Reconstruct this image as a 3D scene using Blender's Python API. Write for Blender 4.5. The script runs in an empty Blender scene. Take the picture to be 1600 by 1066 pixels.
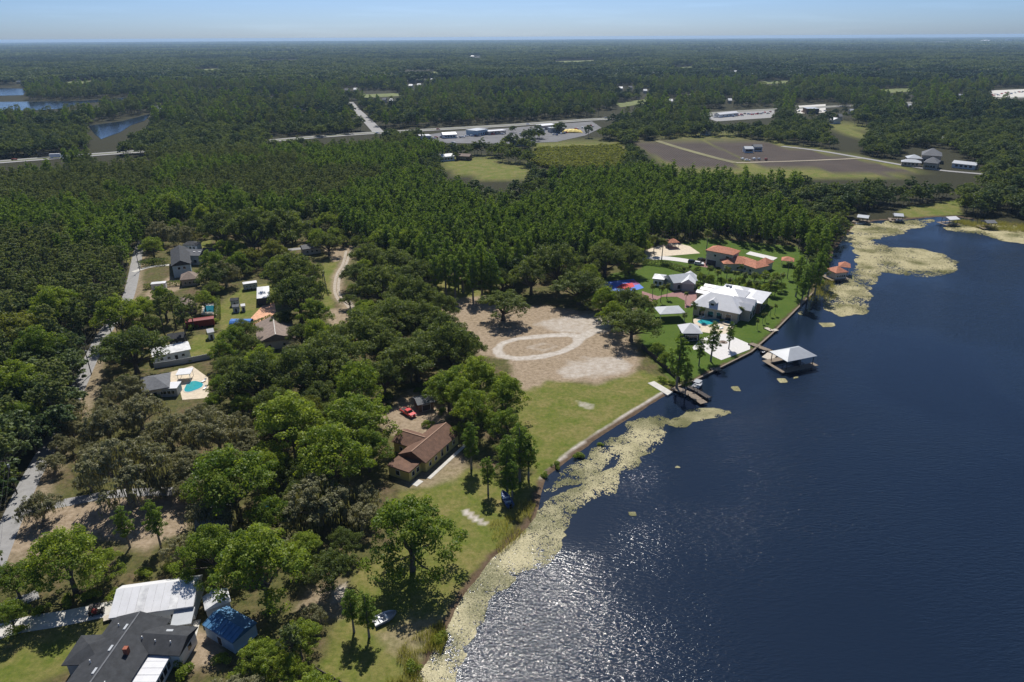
import bpy, bmesh, math, random
import numpy as np
from mathutils import Vector, Matrix
from mathutils.geometry import tessellate_polygon

S = bpy.context.scene
COL = S.collection
# ---------------------------------------------------------------- camera
PITCH = math.radians(24.0); ROLL = math.radians(-0.32); CAM_H = 100.0
FOC = 1600 * 24 / 36
FW = np.array([0, math.cos(PITCH), -math.sin(PITCH)])
_u0 = np.array([0, math.sin(PITCH), math.cos(PITCH)]); _r0 = np.array([1.0, 0, 0])
RT = math.cos(ROLL) * _r0 + math.sin(ROLL) * _u0
UP = -math.sin(ROLL) * _r0 + math.cos(ROLL) * _u0
cam_d = bpy.data.cameras.new('camera'); cam = bpy.data.objects.new('camera', cam_d); COL.objects.link(cam)
cam_d.lens = 24; cam_d.sensor_width = 36; cam_d.clip_start = 1.0; cam_d.clip_end = 60000
m = Matrix.Identity(4)
for i in range(3):
    m[i][0] = RT[i]; m[i][1] = UP[i]; m[i][2] = -FW[i]
m[2][3] = CAM_H
cam.matrix_world = m
S.camera = cam
# ---------------------------------------------------------------- sky, sun, exposure
SUN_EL = math.radians(53); SUN_AZ = math.radians(-3)
w = bpy.data.worlds.new('World'); S.world = w; w.use_nodes = True
nt = w.node_tree; nt.nodes.clear()
sky = nt.nodes.new('ShaderNodeTexSky'); sky.sky_type = 'NISHITA'; sky.sun_disc = False
sky.sun_elevation = SUN_EL; sky.sun_rotation = SUN_AZ
sky.altitude = 0; sky.air_density = 0.5; sky.dust_density = 0.9; sky.ozone_density = 10.0
bg = nt.nodes.new('ShaderNodeBackground'); bg.inputs['Strength'].default_value = 0.086
wo = nt.nodes.new('ShaderNodeOutputWorld')
tint = nt.nodes.new('ShaderNodeMix'); tint.data_type = 'RGBA'; tint.blend_type = 'MULTIPLY'; tint.inputs[0].default_value = 1.0; tint.inputs[7].default_value = (0.94, 1.0, 1.0, 1)
# thin high cloud over the whole sky
wtc = nt.nodes.new('ShaderNodeTexCoord'); wmp = nt.nodes.new('ShaderNodeMapping'); wmp.inputs['Scale'].default_value = (3, 3, 40)
wn = nt.nodes.new('ShaderNodeTexNoise'); wn.inputs['Scale'].default_value = 2.0; wn.inputs['Detail'].default_value = 6
wr = nt.nodes.new('ShaderNodeMapRange'); wr.inputs[1].default_value = 0.5; wr.inputs[2].default_value = 0.8; wr.inputs[3].default_value = 1.0; wr.inputs[4].default_value = 1.09
wc = nt.nodes.new('ShaderNodeVectorMath'); wc.operation = 'SCALE'
nt.links.new(wtc.outputs['Generated'], wmp.inputs[0]); nt.links.new(wmp.outputs[0], wn.inputs['Vector']); nt.links.new(wn.outputs[0], wr.inputs[0])
nt.links.new(sky.outputs[0], tint.inputs[6]); nt.links.new(tint.outputs[2], wc.inputs[0]); nt.links.new(wr.outputs[0], wc.inputs['Scale'])
nt.links.new(wc.outputs[0], bg.inputs[0]); nt.links.new(bg.outputs[0], wo.inputs[0])
sd = bpy.data.lights.new('sun', 'SUN'); sd.energy = 4.4; sd.angle = math.radians(0.53); sd.color = (1.0, 0.955, 0.88)
sun = bpy.data.objects.new('sun', sd); COL.objects.link(sun)
sv = Vector((math.sin(SUN_AZ) * math.cos(SUN_EL), math.cos(SUN_AZ) * math.cos(SUN_EL), math.sin(SUN_EL)))
sun.rotation_euler = sv.to_track_quat('Z', 'Y').to_euler(); sun.location = (0, 0, 300)
S.view_settings.view_transform = 'Standard'; S.view_settings.look = 'None'
S.view_settings.exposure = 0.38; S.view_settings.gamma = 1.0
S.cycles.max_bounces = 6; S.cycles.diffuse_bounces = 4; S.cycles.glossy_bounces = 2
S.cycles.transmission_bounces = 2; S.cycles.volume_bounces = 0; S.cycles.transparent_max_bounces = 4
S.cycles.use_denoising = True
S.cycles.sample_clamp_indirect = 4.0

rnd = random.Random(7)
NR = np.random.default_rng(7)

# ---------------------------------------------------------------- geometry helpers
def G(px, py, z=0.0):
    """ground position (at height z) seen at photo pixel px,py (survey helper)"""
    d = FW + (px - 800) / FOC * RT + (533 - py) / FOC * UP
    t = (z - CAM_H) / d[2]
    return np.array([d[0] * t, d[1] * t])
def MPP(px, py, z=0.0):
    d = FW + (px - 800) / FOC * RT + (533 - py) / FOC * UP
    return (z - CAM_H) / d[2] / FOC
def PROJ(x, y, z):
    x = np.asarray(x, float); y = np.asarray(y, float); z = np.asarray(z, float) - CAM_H
    dz = x * FW[0] + y * FW[1] + z * FW[2]
    dz = np.where(dz < 1, 1, dz)
    return 800 + FOC * (x * RT[0] + y * RT[1] + z * RT[2]) / dz, 533 - FOC * (x * UP[0] + y * UP[1] + z * UP[2]) / dz
def GP(pts, z=0.0):
    return np.array([G(p[0], p[1], z) for p in pts])
def inside(px, py, poly):
    poly = np.asarray(poly, float); r = np.zeros(np.shape(px), bool); j = len(poly) - 1
    for i in range(len(poly)):
        xi, yi = poly[i]; xj, yj = poly[j]
        c = ((yi > py) != (yj > py)) & (px < (xj - xi) * (py - yi) / (yj - yi + 1e-12) + xi)
        r ^= c; j = i
    return r
def dist_line(px, py, pl, closed=False):
    pl = np.asarray(pl, float); d = np.full(np.shape(px), 1e9)
    n = len(pl)
    for i in range(n if closed else n - 1):
        a = pl[i]; b = pl[(i + 1) % n]; ab = b - a; L = ab @ ab + 1e-12
        t = np.clip(((px - a[0]) * ab[0] + (py - a[1]) * ab[1]) / L, 0, 1)
        d = np.minimum(d, np.hypot(px - a[0] - t * ab[0], py - a[1] - t * ab[1]))
    return d
def sdist(px, py, poly):
    d = dist_line(px, py, poly, True)
    return np.where(inside(px, py, poly), d, -d)
def smooth(x, a, b):
    t = np.clip((x - a) / (b - a), 0, 1); return t * t * (3 - 2 * t)
def vnoise(x, y, seed=0):
    xi = np.floor(x).astype(np.int64); yi = np.floor(y).astype(np.int64); fx = x - xi; fy = y - yi
    def h(a, b):
        n = (a * 374761393 + b * 668265263 + seed * 974634721) & 0x7fffffff
        n = ((n ^ (n >> 13)) * 1274126177) & 0x7fffffff
        return ((n ^ (n >> 16)) & 0xffff) / 65535.0
    fx = fx * fx * (3 - 2 * fx); fy = fy * fy * (3 - 2 * fy)
    return (h(xi, yi) * (1 - fx) + h(xi + 1, yi) * fx) * (1 - fy) + (h(xi, yi + 1) * (1 - fx) + h(xi + 1, yi + 1) * fx) * fy
def fbm(x, y, s, seed=0, o=3):
    v = 0; a = 0.5; t = 0
    for k in range(o):
        v = v + a * vnoise(x / s * 2 ** k, y / s * 2 ** k, seed + k); t += a; a *= 0.5
    return v / t

# ---------------------------------------------------------------- materials
MATS = {}
def mat(name, col, rough=0.7, var=0.15, scale=2.0, bump=0.0, bscale=8.0, metal=0.0, col2=None, detail=4.0, spec=0.3, ribs=0.0, ribdir=None):
    if name in MATS: return MATS[name]
    M = bpy.data.materials.new(name); M.use_nodes = True; t = M.node_tree; N = t.nodes; L = t.links
    b = N['Principled BSDF']; b.inputs['Roughness'].default_value = rough; b.inputs['Metallic'].default_value = metal
    b.inputs['Specular IOR Level'].default_value = spec
    tc = N.new('ShaderNodeTexCoord')
    n = N.new('ShaderNodeTexNoise'); n.inputs['Scale'].default_value = scale; n.inputs['Detail'].default_value = detail
    n.inputs['Roughness'].default_value = 0.65
    L.new(tc.outputs['Object'], n.inputs['Vector'])
    r = N.new('ShaderNodeValToRGB'); r.color_ramp.elements[0].position = 0.3; r.color_ramp.elements[1].position = 0.7
    c2 = col2 if col2 else tuple(min(1, c * (1 + var)) for c in col)
    c1 = col if col2 else tuple(c * (1 - var) for c in col)
    r.color_ramp.elements[0].color = (*c1, 1); r.color_ramp.elements[1].color = (*c2, 1)
    L.new(n.outputs[0], r.inputs[0]); L.new(r.outputs[0], b.inputs['Base Color'])
    if bump > 0:
        n2 = N.new('ShaderNodeTexNoise'); n2.inputs['Scale'].default_value = bscale; n2.inputs['Detail'].default_value = 3
        L.new(tc.outputs['Object'], n2.inputs['Vector'])
        bp = N.new('ShaderNodeBump'); bp.inputs['Strength'].default_value = bump; bp.inputs['Distance'].default_value = 0.1
        L.new(n2.outputs[0], bp.inputs['Height']); L.new(bp.outputs[0], b.inputs['Normal'])
    MATS[name] = M
    return M
def leafmat(name, c1, c2, trans=0.5, hue=0.25):
    M = bpy.data.materials.new(name); M.use_nodes = True; t = M.node_tree; N = t.nodes; L = t.links
    N.clear(); out = N.new('ShaderNodeOutputMaterial')
    at = N.new('ShaderNodeAttribute'); at.attribute_name = 'shade'
    oi = N.new('ShaderNodeObjectInfo')
    mx = N.new('ShaderNodeMix'); mx.data_type = 'RGBA'
    mx.inputs[6].default_value = (*c1, 1); mx.inputs[7].default_value = (*c2, 1)
    ad = N.new('ShaderNodeMath'); ad.operation = 'MULTIPLY_ADD'; ad.inputs[1].default_value = hue * 2; 
    sb = N.new('ShaderNodeMath'); sb.operation = 'SUBTRACT'; sb.inputs[1].default_value = 0.5 * hue * 2
    L.new(oi.outputs['Random'], ad.inputs[0]); L.new(at.outputs['Fac'], ad.inputs[2])
    L.new(ad.outputs[0], sb.inputs[0]); sb.use_clamp = True
    L.new(sb.outputs[0], mx.inputs[0])
    d = N.new('ShaderNodeBsdfDiffuse'); tr = N.new('ShaderNodeBsdfTranslucent')
    gl = N.new('ShaderNodeBsdfGlossy'); gl.inputs['Roughness'].default_value = 0.45
    gl.inputs['Color'].default_value = (0.5, 0.5, 0.5, 1)
    L.new(mx.outputs[2], d.inputs[0])
    tb = N.new('ShaderNodeMix'); tb.data_type = 'RGBA'; tb.blend_type = 'MULTIPLY'; tb.inputs[0].default_value = 1
    tb.inputs[7].default_value = (1.45, 1.4, 0.6, 1); L.new(mx.outputs[2], tb.inputs[6]); L.new(tb.outputs[2], tr.inputs[0])
    ms = N.new('ShaderNodeMixShader'); ms.inputs[0].default_value = trans
    L.new(d.outputs[0], ms.inputs[1]); L.new(tr.outputs[0], ms.inputs[2])
    mg = N.new('ShaderNodeMixShader'); mg.inputs[0].default_value = 0.02
    L.new(ms.outputs[0], mg.inputs[1]); L.new(gl.outputs[0], mg.inputs[2])
    L.new(mg.outputs[0], out.inputs[0]); MATS[name] = M
    return M

leafmat('leaf_oak', (0.057, 0.089, 0.026), (0.175, 0.215, 0.056))
leafmat('leaf_bright', (0.091, 0.154, 0.021), (0.263, 0.323, 0.041))
leafmat('leaf_yellow', (0.116, 0.142, 0.023), (0.221, 0.231, 0.047))
leafmat('leaf_moss', (0.135, 0.142, 0.072), (0.300, 0.284, 0.163), 0.25)
leafmat('leaf_pine', (0.084, 0.124, 0.043), (0.237, 0.267, 0.096))
leafmat('leaf_cypress', (0.075, 0.143, 0.023), (0.218, 0.296, 0.043))
leafmat('leaf_palm', (0.065, 0.099, 0.021), (0.148, 0.173, 0.036))
leafmat('leaf_far', (0.045, 0.080, 0.033), (0.143, 0.184, 0.065), 0.3, 0.5)
leafmat('leaf_far_dark', (0.021, 0.050, 0.032), (0.062, 0.100, 0.054), 0.3, 0.4)  # darker tree stands, and cloud shadow bands put into the leaf colour
leafmat('leaf_reed', (0.16, 0.17, 0.05), (0.30, 0.28, 0.11))
leafmat('pad', (0.13, 0.13, 0.05), (0.47, 0.42, 0.25), 0.1, 0.0)
mat('bark', (0.10, 0.085, 0.07), 0.9, 0.3, 3, 0.5)
mat('bark_grey', (0.20, 0.18, 0.16), 0.9, 0.3, 3, 0.5)
mat('asphalt', (0.26, 0.255, 0.25), 0.9, 0.14, 0.6, 0.3, 20)
mat('asphalt_dark', (0.07, 0.07, 0.072), 0.9, 0.2, 0.6, 0.3, 20)
mat('concrete', (0.50, 0.48, 0.44), 0.85, 0.14, 0.8, 0.2)
mat('paver_white', (0.56, 0.54, 0.52), 0.85, 0.10, 1.5, 0.2)
mat('paver_red', (0.26, 0.14, 0.13), 0.85, 0.18, 1.2, 0.2)
mat('sandstone', (0.55, 0.47, 0.36), 0.9, 0.15, 0.8, 0.2)
mat('terracotta_floor', (0.60, 0.33, 0.20), 0.9, 0.22, 1.0, 0.2)
mat('white_wall', (0.70, 0.70, 0.68), 0.8, 0.06, 1.0)
mat('cream_wall', (0.55, 0.48, 0.40), 0.8, 0.08, 1.0)
mat('tan_wall', (0.42, 0.35, 0.27), 0.8, 0.10, 1.0)
mat('grey_wall', (0.36, 0.38, 0.40), 0.8, 0.08, 1.0)
mat('blue_wall', (0.36, 0.47, 0.55), 0.8, 0.06, 1.0)
mat('yellow_wall', (0.47, 0.38, 0.13), 0.8, 0.08, 1.0)
mat('brown_wall', (0.16, 0.11, 0.08), 0.8, 0.15, 1.0)
mat('dark_wall', (0.05, 0.05, 0.055), 0.8, 0.15, 1.0)
mat('roof_white', (0.60, 0.60, 0.61), 0.45, 0.07, 0.5, spec=0.4)
mat('roof_white_worn', (0.42, 0.42, 0.43), 0.5, 0.2, 0.7, col2=(0.72, 0.72, 0.71))
mat('roof_metal', (0.42, 0.44, 0.46), 0.4, 0.08, 0.5)
mat('roof_dark', (0.040, 0.043, 0.048), 0.85, 0.28, 0.9, 0.5, 14)
mat('roof_grey', (0.13, 0.135, 0.145), 0.85, 0.2, 0.9, 0.5, 14)
mat('roof_brown', (0.135, 0.075, 0.050), 0.85, 0.28, 0.8, 0.5, 14)
mat('roof_tan', (0.22, 0.17, 0.14), 0.85, 0.2, 0.8, 0.5, 14)
mat('roof_tile', (0.42, 0.17, 0.10), 0.8, 0.3, 1.2, 0.6, 10)
mat('roof_blue', (0.06, 0.17, 0.31), 0.5, 0.15, 0.7)
mat('trim_white', (0.75, 0.75, 0.74), 0.6, 0.04, 2)
mat('ridge_tan', (0.30, 0.19, 0.13), 0.8, 0.15, 2)
mat('glass', (0.012, 0.016, 0.02), 0.08, 0.2, 2, spec=0.6)
mat('wood', (0.20, 0.16, 0.12), 0.85, 0.25, 2, 0.3)
mat('wood_dark', (0.06, 0.05, 0.045), 0.85, 0.25, 2, 0.3)
mat('wood_pale', (0.45, 0.40, 0.33), 0.85, 0.18, 2, 0.3)
mat('seawall', (0.12, 0.085, 0.06), 0.85, 0.25, 1.5, 0.4)
mat('brick', (0.30, 0.10, 0.06), 0.85, 0.25, 3, 0.3)
mat('paint_red', (0.52, 0.012, 0.018), 0.25, 0.05, 2, spec=0.6)
mat('paint_white', (0.72, 0.72, 0.72), 0.3, 0.04, 2, spec=0.5)
mat('paint_black', (0.012, 0.012, 0.014), 0.25, 0.1, 2, spec=0.6)
mat('paint_silver', (0.35, 0.36, 0.38), 0.3, 0.05, 2, spec=0.6)
mat('paint_blue', (0.03, 0.09, 0.25), 0.3, 0.05, 2, spec=0.6)
mat('paint_maroon', (0.20, 0.025, 0.02), 0.5, 0.12, 1)
mat('tarp_blue', (0.04, 0.17, 0.50), 0.6, 0.3, 1.2)
mat('tarp_teal', (0.03, 0.28, 0.36), 0.6, 0.3, 1.2)
mat('court_blue', (0.07, 0.16, 0.52), 0.7, 0.05, 1)
mat('court_red', (0.50, 0.03, 0.04), 0.7, 0.05, 1)
mat('court_purple', (0.30, 0.07, 0.20), 0.7, 0.05, 1)
mat('rubber', (0.015, 0.015, 0.015), 0.8, 0.1, 2)
mat('wire', (0.06, 0.06, 0.06), 0.6, 0.1, 2)
mat('yellow_paint', (0.60, 0.45, 0.06), 0.6, 0.1, 1)
mat('pool_water', (0.03, 0.30, 0.33), 0.06, 0.12, 0.8, 0.15, 2.5, spec=0.5)
mat('pool_water_deep', (0.015, 0.12, 0.17), 0.06, 0.12, 0.8, 0.15, 2.5, spec=0.5)
mat('soil_rows', (0.075, 0.055, 0.052), 0.95, 0.25, 0.05, 0.0)
MATN = lambda n: MATS[n]

# ---------------------------------------------------------------- mesh helpers
class MB:
    def __init__(s): s.v = []; s.f = []
    def add(s, vs, fs):
        o = len(s.v); s.v += [tuple(map(float, q)) for q in vs]; s.f += [tuple(i + o for i in q) for q in fs]; return s
    def prism(s, poly, z0, z1):
        n = len(poly)
        if sum(poly[i][0] * poly[(i + 1) % n][1] - poly[(i + 1) % n][0] * poly[i][1] for i in range(n)) < 0: poly = list(poly)[::-1]
        vs = [(p[0], p[1], z0) for p in poly] + [(p[0], p[1], z1) for p in poly]
        tri = [tuple(t) for t in tessellate_polygon([[Vector((p[0], p[1], 0)) for p in poly]])] if n > 4 else [tuple(range(n))]
        fs = []
        for t in tri:
            a = [Vector((*poly[i][:2], 0)) for i in t]
            up = (a[1] - a[0]).cross(a[2] - a[1]).z > 0
            t = t if up else t[::-1]
            fs.append(tuple(n + i for i in t)); fs.append(tuple(t[::-1]))
        fs += [(i, (i + 1) % n, n + (i + 1) % n, n + i) for i in range(n)]
        return s.add(vs, fs)
    def box(s, c, sx, sy, sz, a=0.0):
        ca, sa = math.cos(a), math.sin(a)
        pts = [(c[0] + x * ca - y * sa, c[1] + x * sa + y * ca) for x, y in ((-sx / 2, -sy / 2), (sx / 2, -sy / 2), (sx / 2, sy / 2), (-sx / 2, sy / 2))]
        return s.prism(pts, c[2], c[2] + sz)
    def tube(s, path, rad, n=6):
        path = [Vector(p) for p in path]; o = len(s.v)
        for i, p in enumerate(path):
            d = (path[min(i + 1, len(path) - 1)] - path[max(i - 1, 0)])
            d = d.normalized() if d.length > 1e-6 else Vector((0, 0, 1))
            a = d.orthogonal().normalized(); b = d.cross(a)
            for k in range(n):
                t = 2 * math.pi * k / n
                q = p + (a * math.cos(t) + b * math.sin(t)) * rad[i]; s.v.append(tuple(q))
        for i in range(len(path) - 1):
            for k in range(n):
                s.f.append((o + i * n + k, o + i * n + (k + 1) % n, o + (i + 1) * n + (k + 1) % n, o + (i + 1) * n + k))
        s.f.append(tuple(o + k for k in range(n))[::-1]); s.f.append(tuple(o + (len(path) - 1) * n + k for k in range(n)))
        return s
    def mesh(s, name, m):
        me = bpy.data.meshes.new(name); me.from_pydata(s.v, [], s.f); me.materials.append(MATS[m] if isinstance(m, str) else m); me.update(); return me
    def build(s, name, m, parent=None, off=(0, 0, 0)):
        if parent is not None:
            l = parent['_w'] if '_w' in parent else parent.location
            off = tuple(l)
        s.v = [(a - off[0], b - off[1], c - off[2]) for a, b, c in s.v]
        o = bpy.data.objects.new(name, s.mesh(name, m)); COL.objects.link(o)
        if parent is not None: o.parent = parent; 
        else: o.location = off
        return o
def sub(s, name, m, part):
    """sub-part of a part whose own location is its parent's origin"""
    r = part.parent
    s.v = [(a - r.location[0], b - r.location[1], c - r.location[2]) for a, b, c in s.v]
    o = bpy.data.objects.new(name, s.mesh(name, m)); COL.objects.link(o); o.parent = part; return o
def tag(o, label=None, cat=None, group=None, kind=None):
    if label: o['label'] = label
    if cat: o['category'] = cat
    if group: o['group'] = group
    if kind: o['kind'] = kind
    return o
def root(name, x, y, label, cat, group=None, z=0.0):
    o = bpy.data.objects.new(name, None); COL.objects.link(o); o.location = (x, y, z); o.empty_display_size = 0.5
    return tag(o, label, cat, group)
def np_mesh(name, V, Fq, mats, midx=None, shade=None):
    """fast mesh from arrays, faces (n,k)"""
    me = bpy.data.meshes.new(name); nv = len(V); nf, k = Fq.shape
    me.vertices.add(nv); me.vertices.foreach_set('co', np.asarray(V, np.float32).ravel())
    me.loops.add(nf * k); me.loops.foreach_set('vertex_index', Fq.astype(np.int32).ravel())
    me.polygons.add(nf); me.polygons.foreach_set('loop_start', np.arange(0, nf * k, k, dtype=np.int32))
    me.polygons.foreach_set('loop_total', np.full(nf, k, np.int32))
    for q in mats: me.materials.append(MATS[q])
    if midx is not None: me.polygons.foreach_set('material_index', np.asarray(midx, np.int32))
    if shade is not None:
        at = me.attributes.new('shade', 'FLOAT', 'FACE'); at.data.foreach_set('value', np.asarray(shade, np.float32))
    me.update(); return me
def structure(name, me_or_mb, m=None):
    me = me_or_mb if isinstance(me_or_mb, bpy.types.Mesh) else me_or_mb.mesh(name, m)
    o = bpy.data.objects.new(name, me); COL.objects.link(o); o['kind'] = 'structure'; return o
def ribbon(pts, width, z, n=6):
    """smooth strip of given width along world points (catmull-rom)"""
    P = np.asarray(pts, float); Q = []
    for i in range(len(P) - 1):
        p0 = P[max(i - 1, 0)]; p1 = P[i]; p2 = P[i + 1]; p3 = P[min(i + 2, len(P) - 1)]
        for k in range(n):
            t = k / n
            Q.append(0.5 * (2 * p1 + (p2 - p0) * t + (2 * p0 - 5 * p1 + 4 * p2 - p3) * t * t + (3 * p1 - p0 - 3 * p2 + p3) * t ** 3))
    Q.append(P[-1]); Q = np.array(Q)
    T = np.gradient(Q, axis=0); T /= np.linalg.norm(T, axis=1)[:, None] + 1e-9
    Nn = np.stack([-T[:, 1], T[:, 0]], 1)
    b = MB(); Lf = Q + Nn * width / 2; Rr = Q - Nn * width / 2
    vs = [(*p, z) for p in Lf] + [(*p, z) for p in Rr]; k = len(Q)
    b.add(vs, [(i, k + i, k + i + 1, i + 1) for i in range(k - 1)])
    return b, Q
def sheet(poly, z):
    poly = [tuple(p[:2]) for p in poly]
    b = MB(); tri = tessellate_polygon([[Vector((*p, 0)) for p in poly]])
    fs = []
    for t in tri:
        a = [Vector((*poly[i], 0)) for i in t]
        fs.append(tuple(t) if (a[1] - a[0]).cross(a[2] - a[1]).z > 0 else tuple(t[::-1]))
    return b.add([(*p, z) for p in poly], fs)

# ================================================================ ground
SHORE_PX = [(560, 1180), (610, 1110), (640, 1066), (678, 1000), (724, 925), (768, 868), (806, 834), (832, 808), (838, 772), (850, 742), (880, 718), (930, 682), (985, 648),
            (1036, 616), (1056, 606), (1085, 592), (1122, 574), (1172, 550), (1204, 522), (1240, 486), (1268, 458), (1278, 440), (1290, 415), (1302, 388), (1318, 368), (1334, 350),
            (1370, 343), (1420, 341), (1470, 337), (1500, 338), (1545, 346), (1600, 351), (1700, 356)]
SHORE = GP(SHORE_PX)
LAKE = np.vstack([SHORE, [[900, 420], [1500, 200], [1500, -700], [200, -800], [-20, -300], [-60, 20]]])
def axis(lo, hi, step, out0, out1, g=1.22):
    a = list(np.arange(lo, hi, step)); s = step
    while a[-1] < out1: s *= g; a.append(min(a[-1] + s, out1))
    s = step
    while a[0] > out0: s *= g; a.insert(0, max(a[0] - s, out0))
    return np.array(a)
gx = axis(-235, 335, 1.15, -25000, 25000); gy = axis(72, 440, 1.15, -900, 25000)
X, Y = np.meshgrid(gx, gy); X = X.ravel(); Y = Y.ravel()
sdl = sdist(X, Y, LAKE)
sdl = sdl + (fbm(X, Y, 5, 3) - 0.5) * 1.2
Z = np.where(sdl > -1.5, -1.6 * smooth(sdl, -1.5, 5.0), 0.0)
near = (np.abs(X - 50) < 330) & (Y > 60) & (Y < 480)
warp = (fbm(X, Y, 9, 11) - 0.5) * 7 + (fbm(X, Y, 2.2, 21, 2) - 0.5) * 2.0
def zone(pxs, soft=1.5, wp=1.0):
    P = GP(pxs); return smooth(sdist(X, Y, P) + warp * wp, -soft, soft)
def band(pxs, w, soft=0.6, wp=0.12, closed=False):
    P = GP(pxs); return 1 - smooth(dist_line(X, Y, P, closed) + warp * wp, w - soft, w + soft)
z0 = np.zeros_like(X)
HAND = [(-40, 930), (0, 880), (60, 745), (118, 600), (160, 520), (195, 470), (212, 395), (222, 360), (290, 335), (480, 335), (560, 362), (690, 420), (770, 440), (900, 395), (1000, 375),
        (1100, 362), (1240, 380), (1268, 405), (1290, 440), (1240, 486), (1050, 620), (850, 760), (650, 1066), (560, 1200), (-60, 1200)]
litter = zone(HAND, 3)
lawn = np.maximum.reduce([zone([(805, 600), (840, 592), (870, 590), (930, 600), (1005, 575), (1052, 592), (1040, 616), (940, 680), (850, 745), (800, 720), (790, 650)]),
    zone([(672, 438), (755, 450), (760, 466), (690, 472)]),
    zone([(640, 775), (700, 735), (765, 735), (850, 745), (742, 925), (655, 1066), (480, 1100), (500, 1010), (545, 900), (600, 850)]),
    zone([(-30, 1000), (150, 975), (170, 985), (105, 1055), (0, 1120)]),
    zone([(338, 480), (380, 450), (435, 440), (438, 480), (345, 525)], 1, .4), zone([(300, 525), (345, 520), (325, 560), (295, 565)], 1, .4),
    zone([(500, 420), (515, 400), (528, 400), (520, 480), (512, 500), (503, 470)], 1, .3),
    zone([(300, 378), (330, 375), (330, 392), (305, 396)], 1, .3), zone([(196, 400), (205, 385), (215, 395), (200, 420)], 1, .2),
    zone([(1400, 330), (1425, 322), (1500, 312), (1505, 335), (1420, 341)], 2, .4), zone([(1305, 368), (1330, 358), (1334, 370), (1310, 385)], 1, .3),
    zone([(680, 250), (745, 246), (822, 255), (832, 278), (760, 284), (700, 268)], 6), zone([(835, 222), (965, 218), (1015, 262), (960, 268), (830, 255)], 6),
    zone([(985, 216), (1090, 210), (1160, 212), (1235, 224), (1345, 245), (1440, 264), (1400, 280), (1240, 280), (1050, 268)], 8, .5),
    zone([(1290, 188), (1370, 200), (1345, 217), (1300, 205)], 8)])
dry = np.maximum.reduce([zone([(684, 470), (760, 462), (830, 478), (930, 488), (965, 512), (1010, 560), (995, 582), (930, 602), (860, 596), (812, 612), (800, 560), (745, 560)]),
    zone([(-20, 860), (30, 765), (110, 785), (290, 765), (310, 800), (230, 870), (120, 835), (40, 880)]),
    zone([(598, 660), (610, 625), (660, 605), (700, 640), (672, 690), (640, 700)]) , zone([(620, 750), (700, 690), (735, 720), (690, 765)]) * .7,
    zone([(225, 458), (268, 430), (285, 450), (232, 478)], 1, .3), zone([(505, 485), (545, 480), (560, 500), (520, 510)], 1, .3), band([(545, 392), (538, 412), (528, 431), (526, 455), (534, 470), (552, 490)], 2.6, 1.2, .3) * .9, zone([(505, 390), (552, 384), (555, 400), (520, 410)], 1, .3),
    zone([(470, 920), (545, 905), (560, 960), (490, 985)]) * .8, zone([(300, 985), (345, 985), (350, 1040), (290, 1050)], 1, .4),
    band([(0, 905), (40, 830), (62, 760), (100, 690), (140, 600), (165, 520), (205, 465), (222, 395)], 3.2, 1.2, .5) * .7, zone([(600, 990), (640, 960), (700, 960), (650, 1066)]) * .5])
sand = np.maximum.reduce([zone([(832, 505), (905, 492), (950, 490), (962, 512), (915, 530), (870, 520)], 2.5, 1.2) * .62, zone([(866, 575), (905, 560), (950, 555), (992, 572), (965, 585), (925, 597), (885, 590)], 3, 1.6) * .62,
    band([(776, 547), (785, 536), (810, 529), (850, 525), (888, 523), (907, 528), (900, 538), (880, 549), (845, 558), (805, 561), (782, 556)], 1.5, .7, .2, True), band([(903, 531), (925, 519), (942, 512), (958, 503)], 1.7),
    band([(826, 543), (850, 537), (872, 541), (850, 548)], .9, .8, .3, True) * .4, band([(1005, 398), (1050, 404), (1090, 410)], 2.5, 1, 0) * 0,
    band([(848, 748), (880, 717), (930, 681), (985, 646), (1036, 615)], 1.1, .7, .18),
    band([(545, 470), (558, 492)], 1.2, .8, .3) * .8, zone([(900, 626), (930, 632), (925, 640), (903, 634)], 1, .4) * .6,
    zone([(718, 800), (728, 795), (762, 818), (755, 824)], .5, .1) * .9, zone([(515, 920), (540, 910), (548, 935), (520, 945)], .6, .2) * .7])
vivid = np.maximum.reduce([zone([(915, 462), (955, 428), (1000, 420), (1010, 395), (1100, 372), (1245, 385), (1268, 410), (1270, 440), (1262, 462), (1172, 551), (1085, 593), (1050, 598), (1005, 548), (995, 480)], 1, .3)])
mud = 1 - smooth(np.abs(sdl - 1.0) , 1.2, 2.6)
mud *= (sdl > -0.6)
plow = np.maximum.reduce([zone([(988, 222), (1086, 216), (1160, 247), (1150, 262), (1060, 262), (1015, 240)], 3, .3), zone([(1024, 219), (1080, 214), (1136, 215), (1200, 242), (1165, 250)], 3, .3) * 0,
    zone([(1090, 215), (1150, 215), (1232, 229), (1340, 249), (1425, 268), (1390, 276), (1180, 258), (1160, 248)], 3, .3)])
nx, ny = len(gx), len(gy)
idx = np.arange(nx * ny).reshape(ny, nx)
Fq = np.stack([idx[:-1, :-1], idx[:-1, 1:], idx[1:, 1:], idx[1:, :-1]], -1).reshape(-1, 4)
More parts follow.
